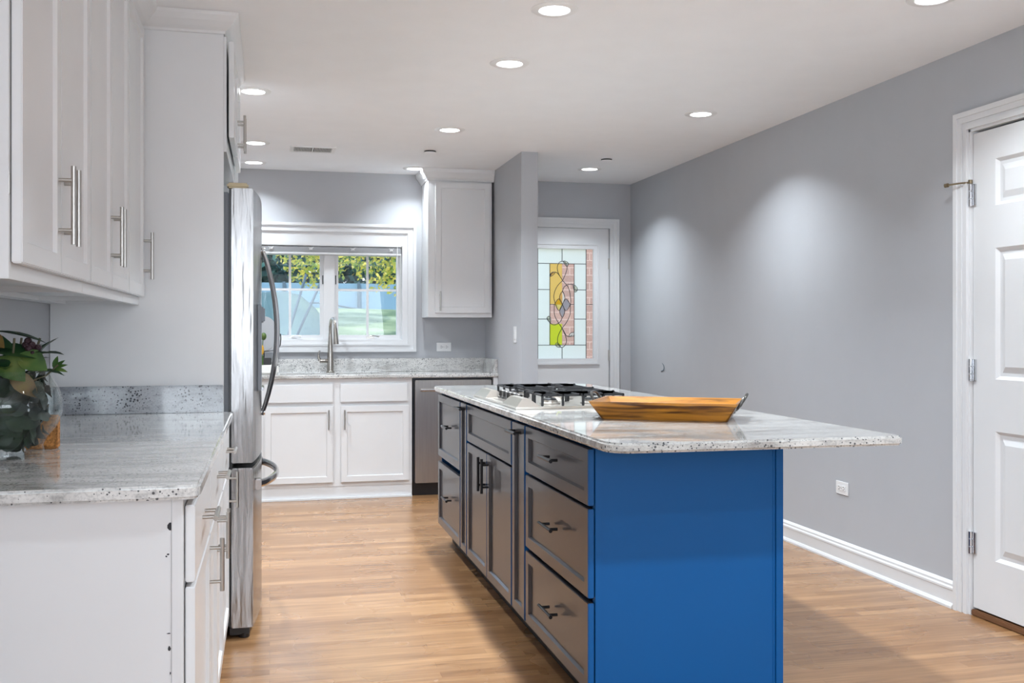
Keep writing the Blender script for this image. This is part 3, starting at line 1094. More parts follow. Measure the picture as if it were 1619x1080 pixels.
MB().prism([(-0.1992, 0.818), (-0.1992, 0.834), (-0.203, 0.834), (-0.207, 0.829), (-0.207, 0.823), (-0.203, 0.818)], 'Y', 2.2022, 2.2032).build('paint_chip', 'chip_dark', B1)
for c, rx, rz in (((-0.2055, 0.768), 0.003, 0.002), ((-0.209, 0.764), 0.002, 0.002), ((-0.2045, 0.603), 0.004, 0.0012),
                  ((-0.203, 0.571), 0.003, 0.006), ((-0.201, 0.52), 0.0012, 0.003)):
    MB().prism(blob(c, rx, rz), 'Y', 2.2022, 2.2032).build('paint_chip', 'chip_dark', B1)

# counter + backsplash of the left run
poly = [(XL + 0.001, 2.172), (-0.168, 2.172), (-0.152, 2.176), (-0.144, 2.188), (-0.1405, 2.205), (-0.1405, 4.1165), (XL + 0.001, 4.1165)]
tag(MB().prism(poly, 'Z', 0.885, 0.915, 0.006).build('countertop', 'granite_light', None, True, angle=50),
    'grey granite countertop on the left base cabinets, under the vase', 'countertop')
tag(MB().box(XL + 0.022, -0.177, 4.094, 4.116, 0.9155, 1.022, 0.002).build('backsplash', 'granite_edge'),
    'speckled granite backsplash strip against the tall white refrigerator panel', 'backsplash')
tag(MB().box(XL + 0.001, XL + 0.021, 2.18, 4.116, 0.9155, 1.022, 0.002).build('backsplash', 'granite_edge'),
    'granite backsplash strip along the left wall, behind the vase', 'backsplash')

# ------------------------------------------------------------------ tall panel, cabinet over the fridge, fridge
t = thing('refrigerator_cabinet', 'white cabinet above the steel refrigerator', 'cabinet', (-0.45, 4.6, 1.95))
MB().box(XL + 0.002, -0.166, 4.139, 5.085, 1.945, 2.402).build('body', 'cabinet_white', t)
MB().box(XL + 0.002, -0.176, 4.1175, 4.137, 0.001, 2.4039).build('tall_panel', 'cabinet_white', t)['label'] = 'tall plain white panel beside the left counter'
MB().box(XL + 0.002, -0.150, 5.086, 5.106, 0.001, 2.402).build('side_panel', 'cabinet_white', t)
for ya, yb, hy in ((4.150, 4.608, 4.575), (4.613, 5.075, 4.648)):
    d = MB().shaker((-0.158, -0.138, ya, yb, 2.005, 2.388), (1, 0, 0), 0.058).build('door', 'cabinet_white', t)
    bar_pull(d, (-0.138, hy, 2.105), (0, 0, 1), (1, 0, 0), 0.155)
# one run of crown: along the uppers, across the tall panel and along the refrigerator cabinet
cm = MB()
rows = []
for off, z in [(0.0, 2.404), (0.004, 2.404), (0.008, 2.414), (0.026, 2.424), (0.050, 2.442), (0.068, 2.460), (0.074, 2.4727), (0.002, 2.4727)]:
    rows.append([(-0.489 + off, 2.10, z), (-0.489 + off, 4.1165 - off, z), (-0.1745 + off * 0.8, 4.1165 - off, z), (-0.1745 + off * 0.8, 5.106, z)])
cm.quadstrip(rows)
bmesh.ops.recalc_face_normals(cm.bm, faces=cm.bm.faces[:])
tag(cm.build('crown_molding', 'cabinet_white'), 'white crown moulding along the left cabinets and around the tall refrigerator cabinet', 'crown moulding')

FR = thing('refrigerator', 'stainless steel french door refrigerator with bowed handles', 'refrigerator', (-0.42, 4.615, 0))
MB().box(XL + 0.03, -0.158, 4.168, 5.062, 0.05, 1.790, 0.004).build('case', 'fridge_case', FR)


def bowx(y):
    return -0.064 + 0.030 * (1 - ((y - 4.615) / 0.455) ** 2)


def fdoor(y0, y1, z0, z1, name):
    n = 10
    poly = [(-0.148, y0)] + [(bowx(y0 + (y1 - y0) * k / n), y0 + (y1 - y0) * k / n) for k in range(n + 1)] + [(-0.148, y1)]
    return MB().prism(poly, 'Z', z0, z1, 0.004).build(name, 'stainless_dented', FR, True, angle=25)


dn = fdoor(4.160, 4.612, 0.705, 1.806, 'door')
df = fdoor(4.618, 5.070, 0.705, 1.806, 'door')
dz = fdoor(4.160, 5.070, 0.045, 0.685, 'freezer_drawer')


def bow_handle(parent, y, z0, z1):
    x0 = bowx(y) - 0.003
    pts = []
    for k in range(17):
        s = k / 16
        pts.append((x0 + 0.004 + 0.066 * math.sin(PI * s) ** 0.85, y, z0 + (z1 - z0) * s))
    rr = [0.014 + 0.006 * math.sin(PI * k / 16) for k in range(17)]
    mm = MB().tube(pts, rr, 12, rx=(0.62, 1.0))
    for z in (z0 + 0.012, z1 - 0.012):
        mm.cyl((x0, y, z), (x0 + 0.018, y, z), 0.013)
    mm.build('handle', 'chrome', parent, True)


bow_handle(dn, 4.565, 0.865, 1.600)
bow_handle(df, 4.668, 0.865, 1.600)
pts = []
for k in range(17):
    s = k / 16
    y = 4.24 + 0.75 * s
    pts.append((bowx(y) + 0.004 + 0.062 * math.sin(PI * s) ** 0.6, y, 0.608))
m = MB().tube(pts, [0.017] * 17, 12, rx=(0.6, 1.0))
for y in (4.245, 4.985):
    m.box(bowx(y) - 0.002, bowx(y) + 0.022, y - 0.02, y + 0.02, 0.585, 0.631, 0.004)
m.build('handle', 'chrome', dz, True)
dp = MB()
dp.box(bowx(4.40) - 0.01, bowx(4.40) + 0.008, 4.30, 4.50, 0.985, 1.345, 0.004)
dsp = dp.build('dispenser', 'fridge_case', dn)
MB().box(bowx(4.40) + 0.002, bowx(4.40) + 0.022, 4.33, 4.47, 1.270, 1.335, 0.006).build('dispenser_spout', 'fridge_case', dsp)
MB().box(bowx(4.40) + 0.004, bowx(4.40) + 0.018, 4.31, 4.49, 0.985, 1.000, 0.003).build('drip_tray', 'chrome', dsp)
MB().box(-0.157, -0.145, 4.163, 5.067, 0.05, 1.80).build('door_gasket', 'plastic_black', FR)
for y in (4.20, 5.03):
    MB().box(-0.165, -0.082, y - 0.035, y + 0.035, 1.8065, 1.828, 0.006).build('hinge_cover', 'brass_dark', FR)
MB().box(-0.155, -0.078, 4.18, 5.05, 0.012, 0.044, 0.003).build('base_grille', 'plastic_black', FR)
for y in (4.20, 5.03):
    MB().cyl((-0.10, y, 0.0005), (-0.10, y, 0.02), 0.022).build('foot', 'plastic_black', FR)

# ------------------------------------------------------------------ sink run
SK = thing('sink_cabinet', 'white two door sink cabinet under the kitchen window', 'cabinet', (0.46, 7.7, 0))
m = MB().box(-0.150, 1.034, 7.470, 7.482, 0.095, 0.884).box(-0.150, -0.135, 7.4825, YK - 0.002, 0.095, 0.884).box(1.019, 1.034, 7.4825, YK - 0.002, 0.095, 0.884)
m.box(-0.1345, 1.0185, 7.4825, YK - 0.002, 0.095, 0.115).box(-0.140, 1.034, 7.474, YK - 0.002, 0.001, 0.0945)
m.box(-0.145, 1.034, 7.455, 7.474, 0.001, 0.014)
m.build('body', 'cabinet_white', SK)
for xa, xb in ((-0.035, 0.452), (0.505, 1.000)):
    MB().shaker((xa, xb, 7.450, 7.470, 0.712, 0.846), (0, -1, 0), 0.0, bev=0.004).build('false_drawer', 'cabinet_white', SK)
for xa, xb, hx in ((-0.035, 0.452, 0.420), (0.510, 1.010, 0.535)):
    d = MB().shaker((xa, xb, 7.450, 7.470, 0.125, 0.684), (0, -1, 0), 0.058).build('door', 'cabinet_white', SK)
    bar_pull(d, (hx, 7.450, 0.585), (0, 0, 1), (0, -1, 0), 0.145)

DW = thing('dishwasher', 'stainless steel dishwasher beside the sink cabinet', 'dishwasher', (1.35, 7.7, 0))
MB().box(1.040, 1.652, 7.500, YK - 0.003, 0.09, 0.880).build('tub', 'plastic_black', DW)
dd = MB().box(1.056, 1.640, 7.452, 7.498, 0.098, 0.866, 0.005).build('door', 'stainless_brushed', DW)
MB().cyl((1.09, 7.412, 0.795), (1.606, 7.412, 0.795), 0.011).cyl((1.12, 7.412, 0.795), (1.12, 7.452, 0.795), 0.008).cyl((1.576, 7.412, 0.795), (1.576, 7.452, 0.795), 0.008).build('handle', 'chrome', dd, True)
MB().box(1.040, 1.652, 7.487, 7.499, 0.866, 0.882).box(1.040, 1.0535, 7.487, 7.499, 0.10, 0.866).box(1.6425, 1.652, 7.487, 7.499, 0.10, 0.866).build('edge_trim', 'plastic_black', DW)
MB().box(1.040, 1.652, 7.505, 7.52, 0.001, 0.09).build('toe_kick', 'plastic_black', DW)
tag(MB().box(1.654, 1.688, 7.452, 7.90, 0.001, 0.884).build('filler_panel', 'cabinet_white'),
    'narrow white filler strip between the dishwasher and the partition wall', 'panel')

# counter with the sink cut-out
hole = (0.075, 0.880, 7.490, 7.800)
X0, X1, Y0, Y1 = -0.780, 1.689, 7.440, YK - 0.001
t = bmesh.new()
xs, yy = [X0, hole[0], hole[1], X1], [Y0, hole[2], hole[3], Y1]
V = [[t.verts.new((x, y, 0.915)) for y in yy] for x in xs]
fs = []
for i in range(3):
    for j in range(3):
        if not (i == 1 and j == 1):
            fs.append(t.faces.new((V[i][j], V[i + 1][j], V[i + 1][j + 1], V[i][j + 1])))
ext = bmesh.ops.extrude_face_region(t, geom=fs)
for e in ext['geom']:
    if isinstance(e, bmesh.types.BMVert):
        e.co.z = 0.885
bmesh.ops.recalc_face_normals(t, faces=t.faces[:])
ed = [e for e in t.edges if all(abs(v_.co.y - Y0) < 1e-5 for v_ in e.verts) and abs(e.verts[0].co.z - e.verts[1].co.z) < 1e-5]
bmesh.ops.bevel(t, geom=ed, offset=0.006, segments=3, affect='EDGES')
m = MB()
m._add(t)
tag(m.build('countertop', 'granite_light'), 'granite countertop around the sink below the window', 'countertop')
tag(MB().box(-0.78, 1.688, YK - 0.022, YK - 0.001, 0.9155, 1.020, 0.002).build('backsplash', 'granite_light'),
    'long granite backsplash strip behind the faucet under the window', 'backsplash')
tag(MB().box(1.668, 1.6885, 7.455, YK - 0.023, 0.9155, 1.020, 0.002).build('backsplash', 'granite_light'),
    'short granite side splash on the partition wall above the dishwasher', 'backsplash')
sk = thing('kitchen_sink', 'undermount steel sink basin behind the kitchen counter edge', 'sink', (0.47, 7.65, 0.7))
m = MB().box(hole[0] - 0.008, hole[1] + 0.008, hole[2] - 0.006, hole[3] + 0.006, 0.690, 0.700)
m.ring('Z', 0.690, 0.8845, (hole[0] - 0.008, hole[1] + 0.008, hole[2] - 0.006, hole[3] + 0.006), (hole[0] - 0.002, hole[1] + 0.002, hole[2] - 0.001, hole[3] + 0.001))
m.build('basin', 'stainless_brushed', sk)
MB().cyl((0.47, 7.66, 0.7), (0.47, 7.66, 0.704), 0.045, n=24).build('drain', 'chrome', sk)

fa = thing('faucet', 'brushed nickel pull down kitchen faucet with a side lever', 'faucet', (0.455, 7.845, 0.915))
MB().lathe([(0.0, 0.0), (0.032, 0.0), (0.032, 0.006), (0.026, 0.012), (0.025, 0.10), (0.020, 0.18), (0.014, 0.30), (0.0, 0.30)], (0.455, 7.845, 0.9155), 24).build('body', 'faucet_steel', fa, True)
pts = [(0.455, 7.845, 1.20)]
for k in range(13):
    a = PI * k / 12
    pts.append((0.455 + 0.028 * (1 - math.cos(a)) / 2, 7.845 - 0.075 + 0.075 * math.cos(a), 1.255 + 0.075 * math.sin(a)))
MB().tube(pts, 0.0125, 12).build('spout', 'faucet_steel', fa, True)
MB().cyl((0.483, 7.695, 1.258), (0.489, 7.690, 1.135), 0.015, 0.021, 20).build('spray_head', 'faucet_steel', fa, True)
m = MB().cyl((0.435, 7.845, 1.005), (0.375, 7.838, 1.005), 0.016)
m.tube([(0.375, 7.838, 1.008), (0.366, 7.835, 1.035), (0.364, 7.83, 1.065), (0.378, 7.83, 1.086)], [0.012, 0.009, 0.006, 0.005], 10)
m.build('lever', 'faucet_steel', fa, True)

# things on the sink counter half hidden by the fridge handle
pl = thing('display_plate', 'grey plate on a black wire stand beside the window sill', 'plate', (-0.035, 7.72, 0.984))
MB().prism([(-0.035 + 0.095 * math.cos(2 * PI * k / 36), 1.215 + 0.130 * math.sin(2 * PI * k / 36)) for k in range(36)], 'Y', 7.742, 7.752, 0.003).build('plate', 'plate_grey', pl)
m = MB().tube([(0.055, 7.715, 1.09), (0.078, 7.70, 1.13), (0.082, 7.70, 1.175), (0.080, 7.69, 1.215)], 0.004, 8)
m.tube([(0.045, 7.73, 1.205), (0.080, 7.70, 1.200)], 0.004, 8)
m.tube([(-0.08, 7.70, 1.08), (0.055, 7.70, 1.09)], 0.004, 8).tube([(-0.04, 7.70, 1.08), (-0.04, 7.70, 0.99)], 0.005, 8)
m.box(-0.085, 0.015, 7.66, 7.74, 0.984, 1.035, 0.004)
m.build('stand', 'plastic_black', pl, True)
tag(MB().box(-0.10, 0.066, 7.60, 7.75, 0.9155, 0.983, 0.012).build('storage_box', 'sponge_white'),
    'white box under the plate stand on the sink counter', 'box')
fl = thing('flower_sprig', 'small yellow and green flower sprig in front of the grey plate', 'flower', (-0.052, 7.64, 0.984))
m = MB().tube([(-0.052, 7.64, 0.984), (-0.052, 7.64, 1.05)], 0.008, 8).tube([(-0.052, 7.64, 1.05), (-0.05, 7.64, 1.12), (-0.045, 7.64, 1.20)], 0.003, 6)
m.build('stem', 'leaves_mid', fl, True)
MB().sphere((-0.052, 7.64, 1.095), 0.014, 10, 2.6).build('yellow_flower', mat('petal', (0.55, 0.30, 0.03), 0.6), fl, True)
MB().sphere((-0.042, 7.64, 1.195), 0.022, 10, 1.3).build('green_leaf', 'leaves_mid', fl, True)

# wall cabinet right of the window
UC = thing('wall_cabinet', 'white single door wall cabinet right of the kitchen window', 'cabinet', (1.43, 7.75, 1.34))
MB().box(1.174, 1.672, 7.590, YK - 0.002, 1.342, 2.410).build('body', 'cabinet_white', UC)
MB().box(1.1755, 1.671, 7.586, 7.5905, 1.340, 1.374).build('bottom_rail', 'cabinet_white', UC)
d = MB().shaker((1.228, 1.655, 7.566, 7.586, 1.372, 2.372), (0, -1, 0), 0.058).build('door', 'cabinet_white', UC)
bar_pull(d, (1.262, 7.566, 1.462), (0, 0, 1), (0, -1, 0), 0.150)
cm = MB()
rows = []
for off, z in [(0.0, 2.385), (0.006, 2.385), (0.010, 2.395), (0.020, 2.405), (0.030, 2.425), (0.046, 2.445), (0.050, 2.4725)]:
    rows.append([(1.174 - off, YK - 0.002, z), (1.174 - off, 7.590 - off, z), (1.686, 7.590 - off, z)])
cm.quadstrip(rows)
cm.box(1.672, 1.688, 7.600, 7.605, 2.386, 2.4725)
bmesh.ops.recalc_face_normals(cm.bm, faces=cm.bm.faces[:])
tag(cm.build('crown_molding', 'cabinet_white'), 'white crown moulding on the wall cabinet right of the window', 'crown moulding')

# ------------------------------------------------------------------ island
XF, XB_ = 0.955, 1.600
YN = 2.972
ISL = 'blue and grey island cabinets'


def island_unit(name, y0, y1, label):
    t = thing(name, label, 'cabinet', (1.28, (y0 + y1) / 2, 0), ISL)
    MB().box(XF + 0.065, XB_, y0, y1, 0.115, 0.884).box(XF + 0.022, XF + 0.0645, y0, y0 + 0.006, 0.115, 0.884).box(XF + 0.022, XF + 0.0645, y1 - 0.006, y1, 0.115, 0.884).build('body', 'blue_paint', t)
    MB().box(XF + 0.085, XB_, y0, y1, 0.001, 0.1145).build('toe_kick', 'black_gap', t)  # coloured black in place of the shade in the toe recess
    return t


def island_front(t, name, y0, y1, z0, z1, rail, hz=None, hy=None, vert=False, L=0.155):
    """blue front, its face coloured grey to imitate reflections; edges stay blue"""
    d = MB().shaker((XF, XF + 0.020, y0, y1, z0, z1), (-1, 0, 0), rail, 0.010, 0.008, 0.002).build(name, 'front_reflect_grey', t)
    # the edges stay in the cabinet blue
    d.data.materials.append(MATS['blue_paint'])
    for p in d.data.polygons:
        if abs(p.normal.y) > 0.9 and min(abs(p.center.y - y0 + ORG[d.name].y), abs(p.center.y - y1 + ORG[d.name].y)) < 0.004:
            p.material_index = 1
    if hz is not None:
        if vert:
            bar_pull(d, (XF, hy, hz), (0, 0, 1), (-1, 0, 0), L, 'black_metal', 0.0065, 0.032)
        else:
            bar_pull(d, (XF, hy, hz), (0, 1, 0), (-1, 0, 0), L, 'black_metal', 0.0065, 0.032)
    return d


t = island_unit('drawer_cabinet', YN, 3.744, 'island cabinet with three drawers greyed by painted reflections, nearest the camera')
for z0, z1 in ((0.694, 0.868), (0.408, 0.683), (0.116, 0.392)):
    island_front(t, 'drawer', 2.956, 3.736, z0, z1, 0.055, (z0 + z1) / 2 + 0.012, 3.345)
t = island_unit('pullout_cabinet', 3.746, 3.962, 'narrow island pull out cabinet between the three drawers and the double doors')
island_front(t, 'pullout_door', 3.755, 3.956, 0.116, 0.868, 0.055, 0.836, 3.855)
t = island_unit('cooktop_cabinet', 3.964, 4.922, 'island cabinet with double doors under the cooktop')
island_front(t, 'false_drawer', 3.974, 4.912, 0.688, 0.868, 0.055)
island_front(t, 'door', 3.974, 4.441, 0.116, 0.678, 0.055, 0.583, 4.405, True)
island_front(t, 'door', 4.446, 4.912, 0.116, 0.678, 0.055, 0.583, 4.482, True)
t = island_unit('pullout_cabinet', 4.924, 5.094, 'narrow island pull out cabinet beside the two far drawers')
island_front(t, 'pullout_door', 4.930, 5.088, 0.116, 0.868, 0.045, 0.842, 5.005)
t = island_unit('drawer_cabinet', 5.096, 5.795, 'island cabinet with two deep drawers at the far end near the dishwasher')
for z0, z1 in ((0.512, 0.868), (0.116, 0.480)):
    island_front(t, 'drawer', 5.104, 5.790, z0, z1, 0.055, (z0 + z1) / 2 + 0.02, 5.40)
t = thing('island_end_panel', 'bright blue end panel of the island facing the camera', 'panel', (1.29, 2.96, 0))
MB().box(XF + 0.022, 1.612, 2.955, 2.9715, 0.001, 0.884).build('panel', 'blue_paint', t)
MB().box(XF + 0.022, XF + 0.044, 2.950, 2.9555, 0.001, 0.884, 0.001).build('edge_strip', 'blue_paint', t)
MB().box(1.588, 1.6135, 2.948, 2.9555, 0.001, 0.884, 0.001).box(1.580, 1.586, 2.953, 2.9555, 0.001, 0.884).build('corner_strip', 'blue_paint', t)
tag(MB().box(1.6005, 1.6125, 2.972, 5.795, 0.001, 0.884).build('island_back_panel', 'blue_paint'),
    'blue back panel of the island facing the grey right wall', 'panel')


def rounded(x0, x1, y0, y1, rs, n=8):
    out = []
    for (cx, cy, a0, r) in ((x0 + rs[0], y0 + rs[0], PI, rs[0]), (x1 - rs[1], y0 + rs[1], 1.5 * PI, rs[1]),
                            (x1 - rs[2], y1 - rs[2], 0, rs[2]), (x0 + rs[3], y1 - rs[3], 0.5 * PI, rs[3])):
        for k in range(n + 1):
            a = a0 + 0.5 * PI * k / n
            out.append((cx + r * math.cos(a), cy + r * math.sin(a)))
    return out


tag(MB().prism(rounded(0.933, 1.880, 2.690, 5.812, (0.075, 0.022, 0.022, 0.012)), 'Z', 0.885, 0.915, 0.007, 3).build('countertop', 'granite_island', None, True, angle=50),
    'long polished granite island countertop with rounded corners', 'countertop')

# ------------------------------------------------------------------ cooktop
CK = thing('cooktop', 'stainless gas cooktop with black grates set in the island', 'cooktop', (1.25, 4.40, 0.915))
CX0, CX1, CY0, CY1 = 0.968, 1.500, 3.952, 4.830
ZB = 0.9155
m = MB().box(CX0, CX1, CY0, CY1, ZB, ZB + 0.009, 0.003)
m.build('base_tray', 'cooktop_steel', CK, True)


def wedge(y0, y1):
    # raised sloping corner block: profile across X, tapered towards its ends
    t_ = bmesh.new()
    zl, zh = ZB + 0.008, ZB + 0.043
    b_ = [(CX0 + 0.006, y0), (CX0 + 0.110, y0), (CX0 + 0.110, y1), (CX0 + 0.006, y1)]
    tp = [(CX0 + 0.034, y0 + 0.010), (CX0 + 0.060, y0 + 0.010), (CX0 + 0.060, y1 - 0.050), (CX0 + 0.034, y1 - 0.050)]
    A = [t_.verts.new((*p, zl)) for p in b_]
    B = [t_.verts.new((*p, zh)) for p in tp]
    t_.faces.new(A[::-1])
    t_.faces.new(B)
    for i in range(4):
        t_.faces.new((A[i], A[(i + 1) % 4], B[(i + 1) % 4], B[i]))
    bmesh.ops.recalc_face_normals(t_, faces=t_.faces[:])
    return MB()._add(t_)


wedge(CY0 + 0.006, CY0 + 0.270).build('front_rim', 'cooktop_steel', CK)
wedge(CY1 - 0.270, CY1 - 0.006).build('front_rim', 'cooktop_steel', CK)
MB().box(CX0 + 0.03, CX0 + 0.13, CY0 + 0.275, CY1 - 0.275, ZB + 0.008, ZB + 0.0105).build('knob_plate', 'stainless_brushed', CK)
for k in range(5):
    ky = CY0 + 0.285 + k * 0.077
    MB().lathe([(0.0, 0.0), (0.024, 0.0), (0.022, 0.006), (0.018, 0.008), (0.0165, 0.032), (0.013, 0.035), (0.0, 0.035)], (CX0 + 0.085, ky, ZB + 0.0105), 20).build('knob', 'knob_steel', CK, True)
# burners: one big in the middle, two each side
for bx_, by_, br_ in ((1.345, CY0 + 0.15, 0.040), (1.155, CY0 + 0.15, 0.034), (1.27, 4.391, 0.055), (1.345, CY1 - 0.15, 0.040), (1.155, CY1 - 0.15, 0.034)):
    b_ = MB().lathe([(0.0, 0.0), (br_ * 1.35, 0.0), (br_ * 1.3, 0.006), (br_, 0.010), (br_ * 0.95, 0.018), (0.0, 0.018)], (bx_, by_, ZB + 0.009), 24).build('burner', 'cooktop_steel', CK, True)
    MB().lathe([(0.0, 0.0), (br_ * 0.85, 0.0), (br_ * 0.85, 0.005), (br_ * 0.7, 0.008), (0.0, 0.008)], (bx_, by_, ZB + 0.027), 24).build('burner_cap', 'cast_iron', b_, True)


def grate(x0, x1, y0, y1, cs):
    """cast iron grate: outer frame, cross fingers toward each burner, feet"""
    g = MB()
    zt, zb = ZB + 0.058, ZB + 0.049
    w = 0.005
    for (a0, a1, b0, b1) in ((x0, x1, y0, y0 + 2 * w), (x0, x1, y1 - 2 * w, y1), (x0, x0 + 2 * w, y0, y1), (x1 - 2 * w, x1, y0, y1)):
        g.box(a0, a1, b0, b1, zb, zt, 0.002)
    for cx, cy, r in cs:
        for dx, dy in ((1, 0), (-1, 0), (0, 1), (0, -1)):
            if dx:
                xa, xb = (cx + r * 0.5, x1) if dx > 0 else (x0, cx - r * 0.5)
                g.box(xa, xb, cy - w, cy + w, zb, zt + 0.004, 0.002)
            else:
                ya, yb = (cy + r * 0.5, y1) if dy > 0 else (y0, cy - r * 0.5)
                g.box(cx - w, cx + w, ya, yb, zb, zt + 0.004, 0.002)
    if len(cs) > 1:
        xm = (cs[0][0] + cs[1][0]) / 2
        g.box(xm - w, xm + w, y0, y1, zb, zt, 0.002)
    nx = 4
    for k in range(nx + 1):
        xx = x0 + w + (x1 - x0 - 2 * w) * k / nx
        for yy_ in (y0 + w, y1 - w):
            g.box(xx - w, xx + w, yy_ - w, yy_ + w, ZB + 0.009, zt, 0.002)
    for yy_ in ((y0 + y1) / 2,):
        for xx in (x0 + w, x1 - w):
            g.box(xx - w, xx + w, yy_ - w, yy_ + w, ZB + 0.009, zt + 0.006, 0.002)
    return g


gx0, gx1 = 1.085, 1.445
grate(gx0, gx1, CY0 + 0.025, CY0 + 0.285, [(1.345, CY0 + 0.15, 0.04), (1.155, CY0 + 0.15, 0.034)]).build('grate', 'cast_iron', CK)
grate(1.115, gx1, CY0 + 0.290, CY1 - 0.290, [(1.27, 4.391, 0.055)]).build('grate', 'cast_iron', CK)
grate(gx0, gx1, CY1 - 0.285, CY1 - 0.025, [(1.345, CY1 - 0.15, 0.04), (1.155, CY1 - 0.15, 0.034)]).build('grate', 'cast_iron', CK)

# ------------------------------------------------------------------ wooden tray
TR = thing('serving_tray', 'orange brown wooden tray with flared sides and metal handles on the island', 'tray', (1.421, 3.446, 0.9155))
ang = math.atan2(-0.504, 0.864)
TR.rotation_euler = (0, 0, ang)
ORG[TR.name] = Vector((0, 0, 0))
hb, wb_, ht, wt, zh, th = 0.222, 0.118, 0.262, 0.165, 0.066, 0.009
MB().box(-hb + 0.004, hb - 0.004, -wb_ + 0.004, wb_ - 0.004, 0.0, 0.008).build('bottom', 'tray_wood', TR)


def tray_side(kind, s, mt):
    t_ = bmesh.new()
    if kind == 'long':
        o_ = [(-hb, s * wb_, 0), (hb, s * wb_, 0), (ht, s * wt, zh), (-ht, s * wt, zh)]
        i_ = [(-hb, s * (wb_ - th), 0.0), (hb, s * (wb_ - th), 0.0), (ht - th, s * (wt - th), zh), (-ht + th, s * (wt - th), zh)]
    else:
        o_ = [(s * hb, -wb_, 0), (s * hb, wb_, 0), (s * ht, wt, zh), (s * ht, -wt, zh)]
        i_ = [(s * (hb - th), -wb_, 0), (s * (hb - th), wb_, 0), (s * (ht - th), wt - th, zh), (s * (ht - th), -wt + th, zh)]
    A = [t_.verts.new(p) for p in o_]
    B = [t_.verts.new(p) for p in i_]
    t_.faces.new(A)
    t_.faces.new(B[::-1])
    for k in range(4):
        t_.faces.new((A[k], A[(k + 1) % 4], B[(k + 1) % 4], B[k]))
    bmesh.ops.recalc_face_normals(t_, faces=t_.faces[:])
    mm = MB()
    mm._add(t_)
    return mm.build('side', mt, TR)


tray_side('long', -1, 'tray_wood')
tray_side('long', 1, 'tray_wood')
tray_side('short', -1, 'tray_wood_dark')
tray_side('short', 1, 'tray_wood_dark')
for s in (-1, 1):
    sx = (ht - hb) / zh
    P = []
    for (yy_, zz) in ((-0.055, 0.042), (-0.060, 0.062), (-0.050, 0.082), (-0.02, 0.090), (0.02, 0.090), (0.050, 0.082), (0.060, 0.062), (0.055, 0.042)):
        P.append((s * (hb + sx * zz + 0.005), yy_, zz))
    mm = MB().tube(smooth_path(P, 4), 0.0055, 8)
    for yy_ in (-0.055, 0.055):
        mm.box(s * (hb + sx * 0.03) - 0.004, s * (hb + sx * 0.03) + 0.006, yy_ - 0.012, yy_ + 0.012, 0.026, 0.048, 0.002)
    mm.build('handle', 'tray_iron', TR, True)

# ------------------------------------------------------------------ vase with foliage on the left counter
VX, VY, VZ = -0.651, 2.775, 0.9155
vs = thing('glass_vase', 'round clear glass vase full of dark leaves on the left counter', 'vase', (VX, VY, VZ))
prof = [(0.0, 0.0), (0.088, 0.0), (0.092, 0.006), (0.088, 0.028), (0.098, 0.048), (0.122, 0.078), (0.134, 0.112), (0.133, 0.145), (0.124, 0.175), (0.112, 0.195), (0.106, 0.207), (0.110, 0.217),
        (0.107, 0.218), (0.103, 0.207), (0.109, 0.195), (0.120, 0.174), (0.129, 0.145), (0.130, 0.112), (0.118, 0.080), (0.094, 0.050), (0.083, 0.030), (0.0, 0.020)]
MB().lathe(prof, (VX, VY, VZ), 56).build('vase_body', 'vase_glass', vs, True)


def leaf(mb, base, direc, up, L, Wd, bend=0.3):
    d = Vector(direc).normalized()
    u = Vector(up).normalized()
    a = d.cross(u)
    if a.length < 1e-3:
        a = d.cross(Vector((1, 0, 0)))
    a.normalize()
    u = a.cross(d).normalized()
    rows_ = []
    for k in range(6):
        s = k / 5
        w = Wd * math.sin(PI * min(1, (s * 0.96 + 0.03))) ** 0.8 * (1.15 - 0.4 * s)
        c = Vector(base) + d * L * s - u * bend * L * s * s
        rows_.append([c - a * w * 0.5 + u * w * 0.12, c - u * 0.0, c + a * w * 0.5 + u * w * 0.12])
    mb.quadstrip(rows_)


rnd = random.Random(11)
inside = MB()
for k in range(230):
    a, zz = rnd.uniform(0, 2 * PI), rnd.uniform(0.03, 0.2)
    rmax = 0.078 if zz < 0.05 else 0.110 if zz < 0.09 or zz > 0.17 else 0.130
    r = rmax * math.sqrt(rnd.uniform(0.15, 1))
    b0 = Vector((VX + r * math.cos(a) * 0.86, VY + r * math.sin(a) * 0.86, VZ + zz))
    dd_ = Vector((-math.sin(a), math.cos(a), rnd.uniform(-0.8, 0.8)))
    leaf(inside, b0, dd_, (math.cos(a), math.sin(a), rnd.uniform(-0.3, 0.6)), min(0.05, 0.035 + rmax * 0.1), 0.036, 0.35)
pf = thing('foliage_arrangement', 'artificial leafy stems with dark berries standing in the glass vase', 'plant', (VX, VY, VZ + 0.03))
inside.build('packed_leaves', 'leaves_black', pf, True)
top = MB()
mid = MB()
stem = MB()
for k in range(46):
    a = rnd.uniform(0, 2 * PI)
    el = rnd.uniform(0.05, 1.3)
    r0 = rnd.uniform(0.02, 0.095)
    b0 = Vector((VX + r0 * math.cos(a), VY + r0 * math.sin(a), VZ + 0.205 + rnd.uniform(0.0, 0.07)))
    dd_ = Vector((math.cos(a) * math.cos(el), math.sin(a) * math.cos(el), math.sin(el) * 0.55))
    L = rnd.uniform(0.055, 0.085)
    if b0.x + dd_.x * L < XL + 0.02:
        continue
    which = rnd.random()
    leaf(top if which < 0.62 else mid, b0, dd_, (0, 0, 1), L, L * 0.62, rnd.uniform(0.15, 0.5))
for a in (0.2, 1.3, 2.2, 4.0, 5.2):
    stem.tube([(VX, VY, VZ + 0.06), (VX + 0.05 * math.cos(a), VY + 0.05 * math.sin(a), VZ + 0.20), (VX + 0.08 * math.cos(a), VY + 0.08 * math.sin(a), VZ + 0.30)], 0.003, 6)
